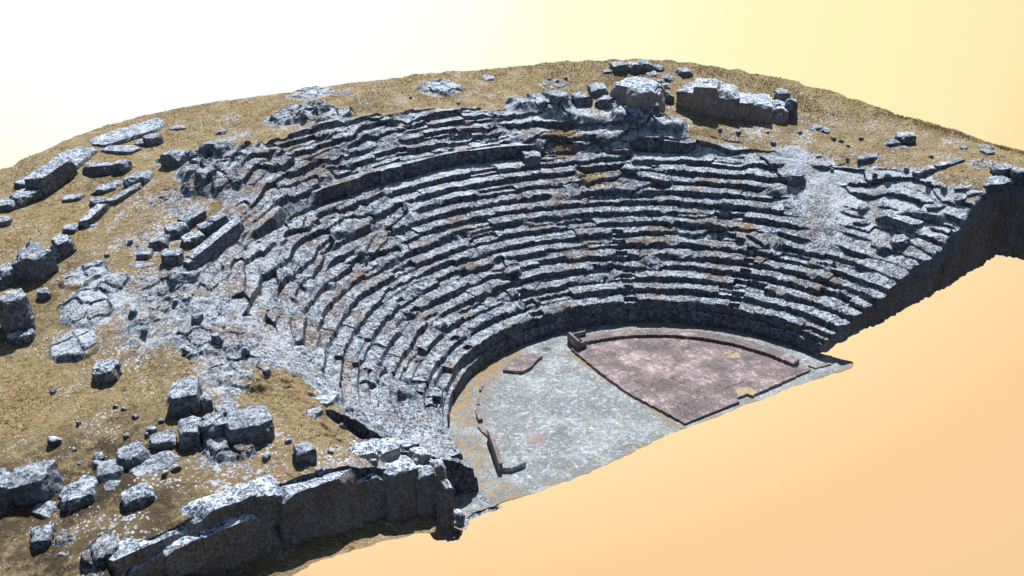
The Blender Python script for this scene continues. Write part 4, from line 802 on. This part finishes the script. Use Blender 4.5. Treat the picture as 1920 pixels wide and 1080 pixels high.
# ---- dry grass: thousands of small tufts, one object
rng=np.random.default_rng(3)
ok=(lab==99)&~left_end&(fc(stone)<.3)&(rf>12)
w_ar=(rf*(rf>25.5)*.6+rf*(rf<=25.5)*.35)*ok*(.25+ss(-.1,.35,fbm(xf*.5,yf*.5,3,74)))
pick=rng.choice(len(lab),26000,p=w_ar/w_ar.sum());F4=F[pick]
base=V[F4].mean(1)+np.concatenate([rng.uniform(-.08,.08,(len(pick),2)),np.zeros((len(pick),1))],1)
n_=len(pick);ang_=rng.uniform(0,2*PI,n_);ln=rng.uniform(.03,.10,n_);lean=rng.uniform(.0,.9,n_);wd_=rng.uniform(.012,.04,n_)
dx=np.stack([np.cos(ang_),np.sin(ang_),0*ang_],-1);px_=np.stack([-np.sin(ang_),np.cos(ang_),0*ang_],-1)
b0=base-px_*wd_[:,None]-[0,0,.02];b1=base+px_*wd_[:,None]-[0,0,.02];tp=base+dx*(ln*lean)[:,None]+np.stack([0*ln,0*ln,ln],-1)
Vg=np.stack([b0,b1,tp],1).reshape(-1,3)
m_g,nt_,b_=NT('dry_grass_blades');gg_=N(nt_);ge=gg_.n('ShaderNodeNewGeometry')
gg_.l(gg_.mix(gg_.noise(ge.outputs['Position'],9,3,.7),(.20,.135,.05),(.66,.52,.28)),b_.inputs['Base Color'])
o=mesh('dry_grass',Vg,np.arange(n_*3).reshape(-1,3),m_g)
tag(o,'short dry golden grass tufts over the hillside','grass',None,'stuff')
# ---- little plants
import random
random.seed(5)
m_leaf,nt_,b_=NT('green_leaves');b_.inputs['Base Color'].default_value=(.05,.085,.025,1)
for (x,y,s_,lb) in PLANTS:
    z=float(H(np.array([x]),np.array([y]))[0]) if math.hypot(x,y)>9.8 else 0.
    Vp=[];Fp=[]
    for k in range(90):
        a=random.random()*6.28;rr_=random.random()**.6*s_;px=math.cos(a)*rr_;py=math.sin(a)*rr_;pz=random.random()*s_*.7*(1-rr_/s_*.6)
        b2=random.random()*6.28;l=s_*.22;dx,dy=math.cos(b2)*l,math.sin(b2)*l;up_=random.uniform(-.3,1)*l
        i0=len(Vp);Vp+=[(px-dy*.3,py+dx*.3,pz),(px+dy*.3,py-dx*.3,pz),(px+dx+dy*.1,py+dy-dx*.1,pz+up_),(px+dx-dy*.1,py+dy+dx*.1,pz+up_)];Fp.append((i0,i0+1,i0+2,i0+3))
    o=mesh('plant',Vp,Fp,m_leaf);o.location=(x,y,z);tag(o,lb,'plant')
# ---- light
w_=bpy.data.worlds.new('World');sc.world=w_;w_.use_nodes=True;nt=w_.node_tree;nt.nodes.clear();g=N(nt)
EL=math.radians(54);AZ=math.atan2(.74,.67)+math.radians(3)     # towards the sun, counter-clockwise from +x
outw=g.n('ShaderNodeOutputWorld');tc=g.n('ShaderNodeTexCoord');gen=tc.outputs['Generated']
sky=g.n('ShaderNodeTexSky');sky.sky_type='NISHITA';sky.sun_disc=False;sky.sun_elevation=EL;sky.sun_rotation=PI/2-AZ
bs=g.n('ShaderNodeBackground');g.l(sky.outputs[0],bs.inputs[0]);bs.inputs[1].default_value=SKYS
nv_=g.n('ShaderNodeVectorMath',operation='NORMALIZE');g.l(gen,nv_.inputs[0])
def dotp(v_):
    dt=g.n('ShaderNodeVectorMath',operation='DOT_PRODUCT');g.l(nv_.outputs[0],dt.inputs[0]);dt.inputs[1].default_value=v_;return dt.outputs['Value']
fd=dotp(GLOW[0]);fm_=g.math('MAXIMUM',fd,.3)
ga=g.math('SUBTRACT',g.math('DIVIDE',dotp(GLOW[1]),fm_),GLOW[3]);gb=g.math('MULTIPLY',g.math('SUBTRACT',g.math('DIVIDE',dotp(GLOW[2]),fm_),GLOW[4]),GLOW[5])
ang=g.math('SQRT',g.math('ADD',g.math('MULTIPLY',ga,ga),g.math('MULTIPLY',gb,gb)))
angn=g.math('DIVIDE',ang,1.6)
def lin(c): return tuple(((q/255+.055)/1.055)**2.4 if q>10 else q/3294 for q in c)
bgc=g.ramp(angn,[(p,lin(c_) if c_ else (.05,.045,.045)) for p,c_ in BG])
bb=g.n('ShaderNodeBackground');g.l(bgc,bb.inputs[0]);g.l(g.math('MULTIPLY',g.ramp(g.math('MULTIPLY_ADD',fd,.5,.5),[(.35,.08),(.8,1)]),2**-EXPO),bb.inputs[1])
sz=g.n('ShaderNodeSeparateXYZ');g.l(nv_.outputs[0],sz.inputs[0])
mx=g.n('ShaderNodeMixShader');g.l(g.ramp(g.math('MULTIPLY_ADD',sz.outputs[2],1,.5),[(.44,0),(.54,1)]),mx.inputs[0]);g.l(bb.outputs[0],mx.inputs[1]);g.l(bs.outputs[0],mx.inputs[2]);g.l(mx.outputs[0],outw.inputs[0])
sl=bpy.data.lights.new('sun','SUN');sl.energy=SUNE;sl.angle=math.radians(.5);sl.color=(1,.975,.94)
so=bpy.data.objects.new('sun',sl);C.objects.link(so)
dvec=Vector((math.cos(EL)*math.cos(AZ),math.cos(EL)*math.sin(AZ),math.sin(EL)));so.rotation_euler=dvec.to_track_quat('Z','Y').to_euler()
# ---- camera
cd=bpy.data.cameras.new('camera');cam=bpy.data.objects.new('camera',cd);C.objects.link(cam);sc.camera=cam
cd.sensor_width=36;cd.lens=36*2073.5/1920;cd.clip_end=500;cd.clip_start=.5
cam.location=(-29.1974,-30.6198,25.449)
yaw,pit=.5921,-.4268
cam.rotation_euler=Vector((math.sin(yaw)*math.cos(pit),math.cos(yaw)*math.cos(pit),math.sin(pit))).to_track_quat('-Z','Y').to_euler()
sc.view_settings.view_transform='Standard';sc.view_settings.look='None';sc.view_settings.exposure=EXPO;sc.view_settings.gamma=1
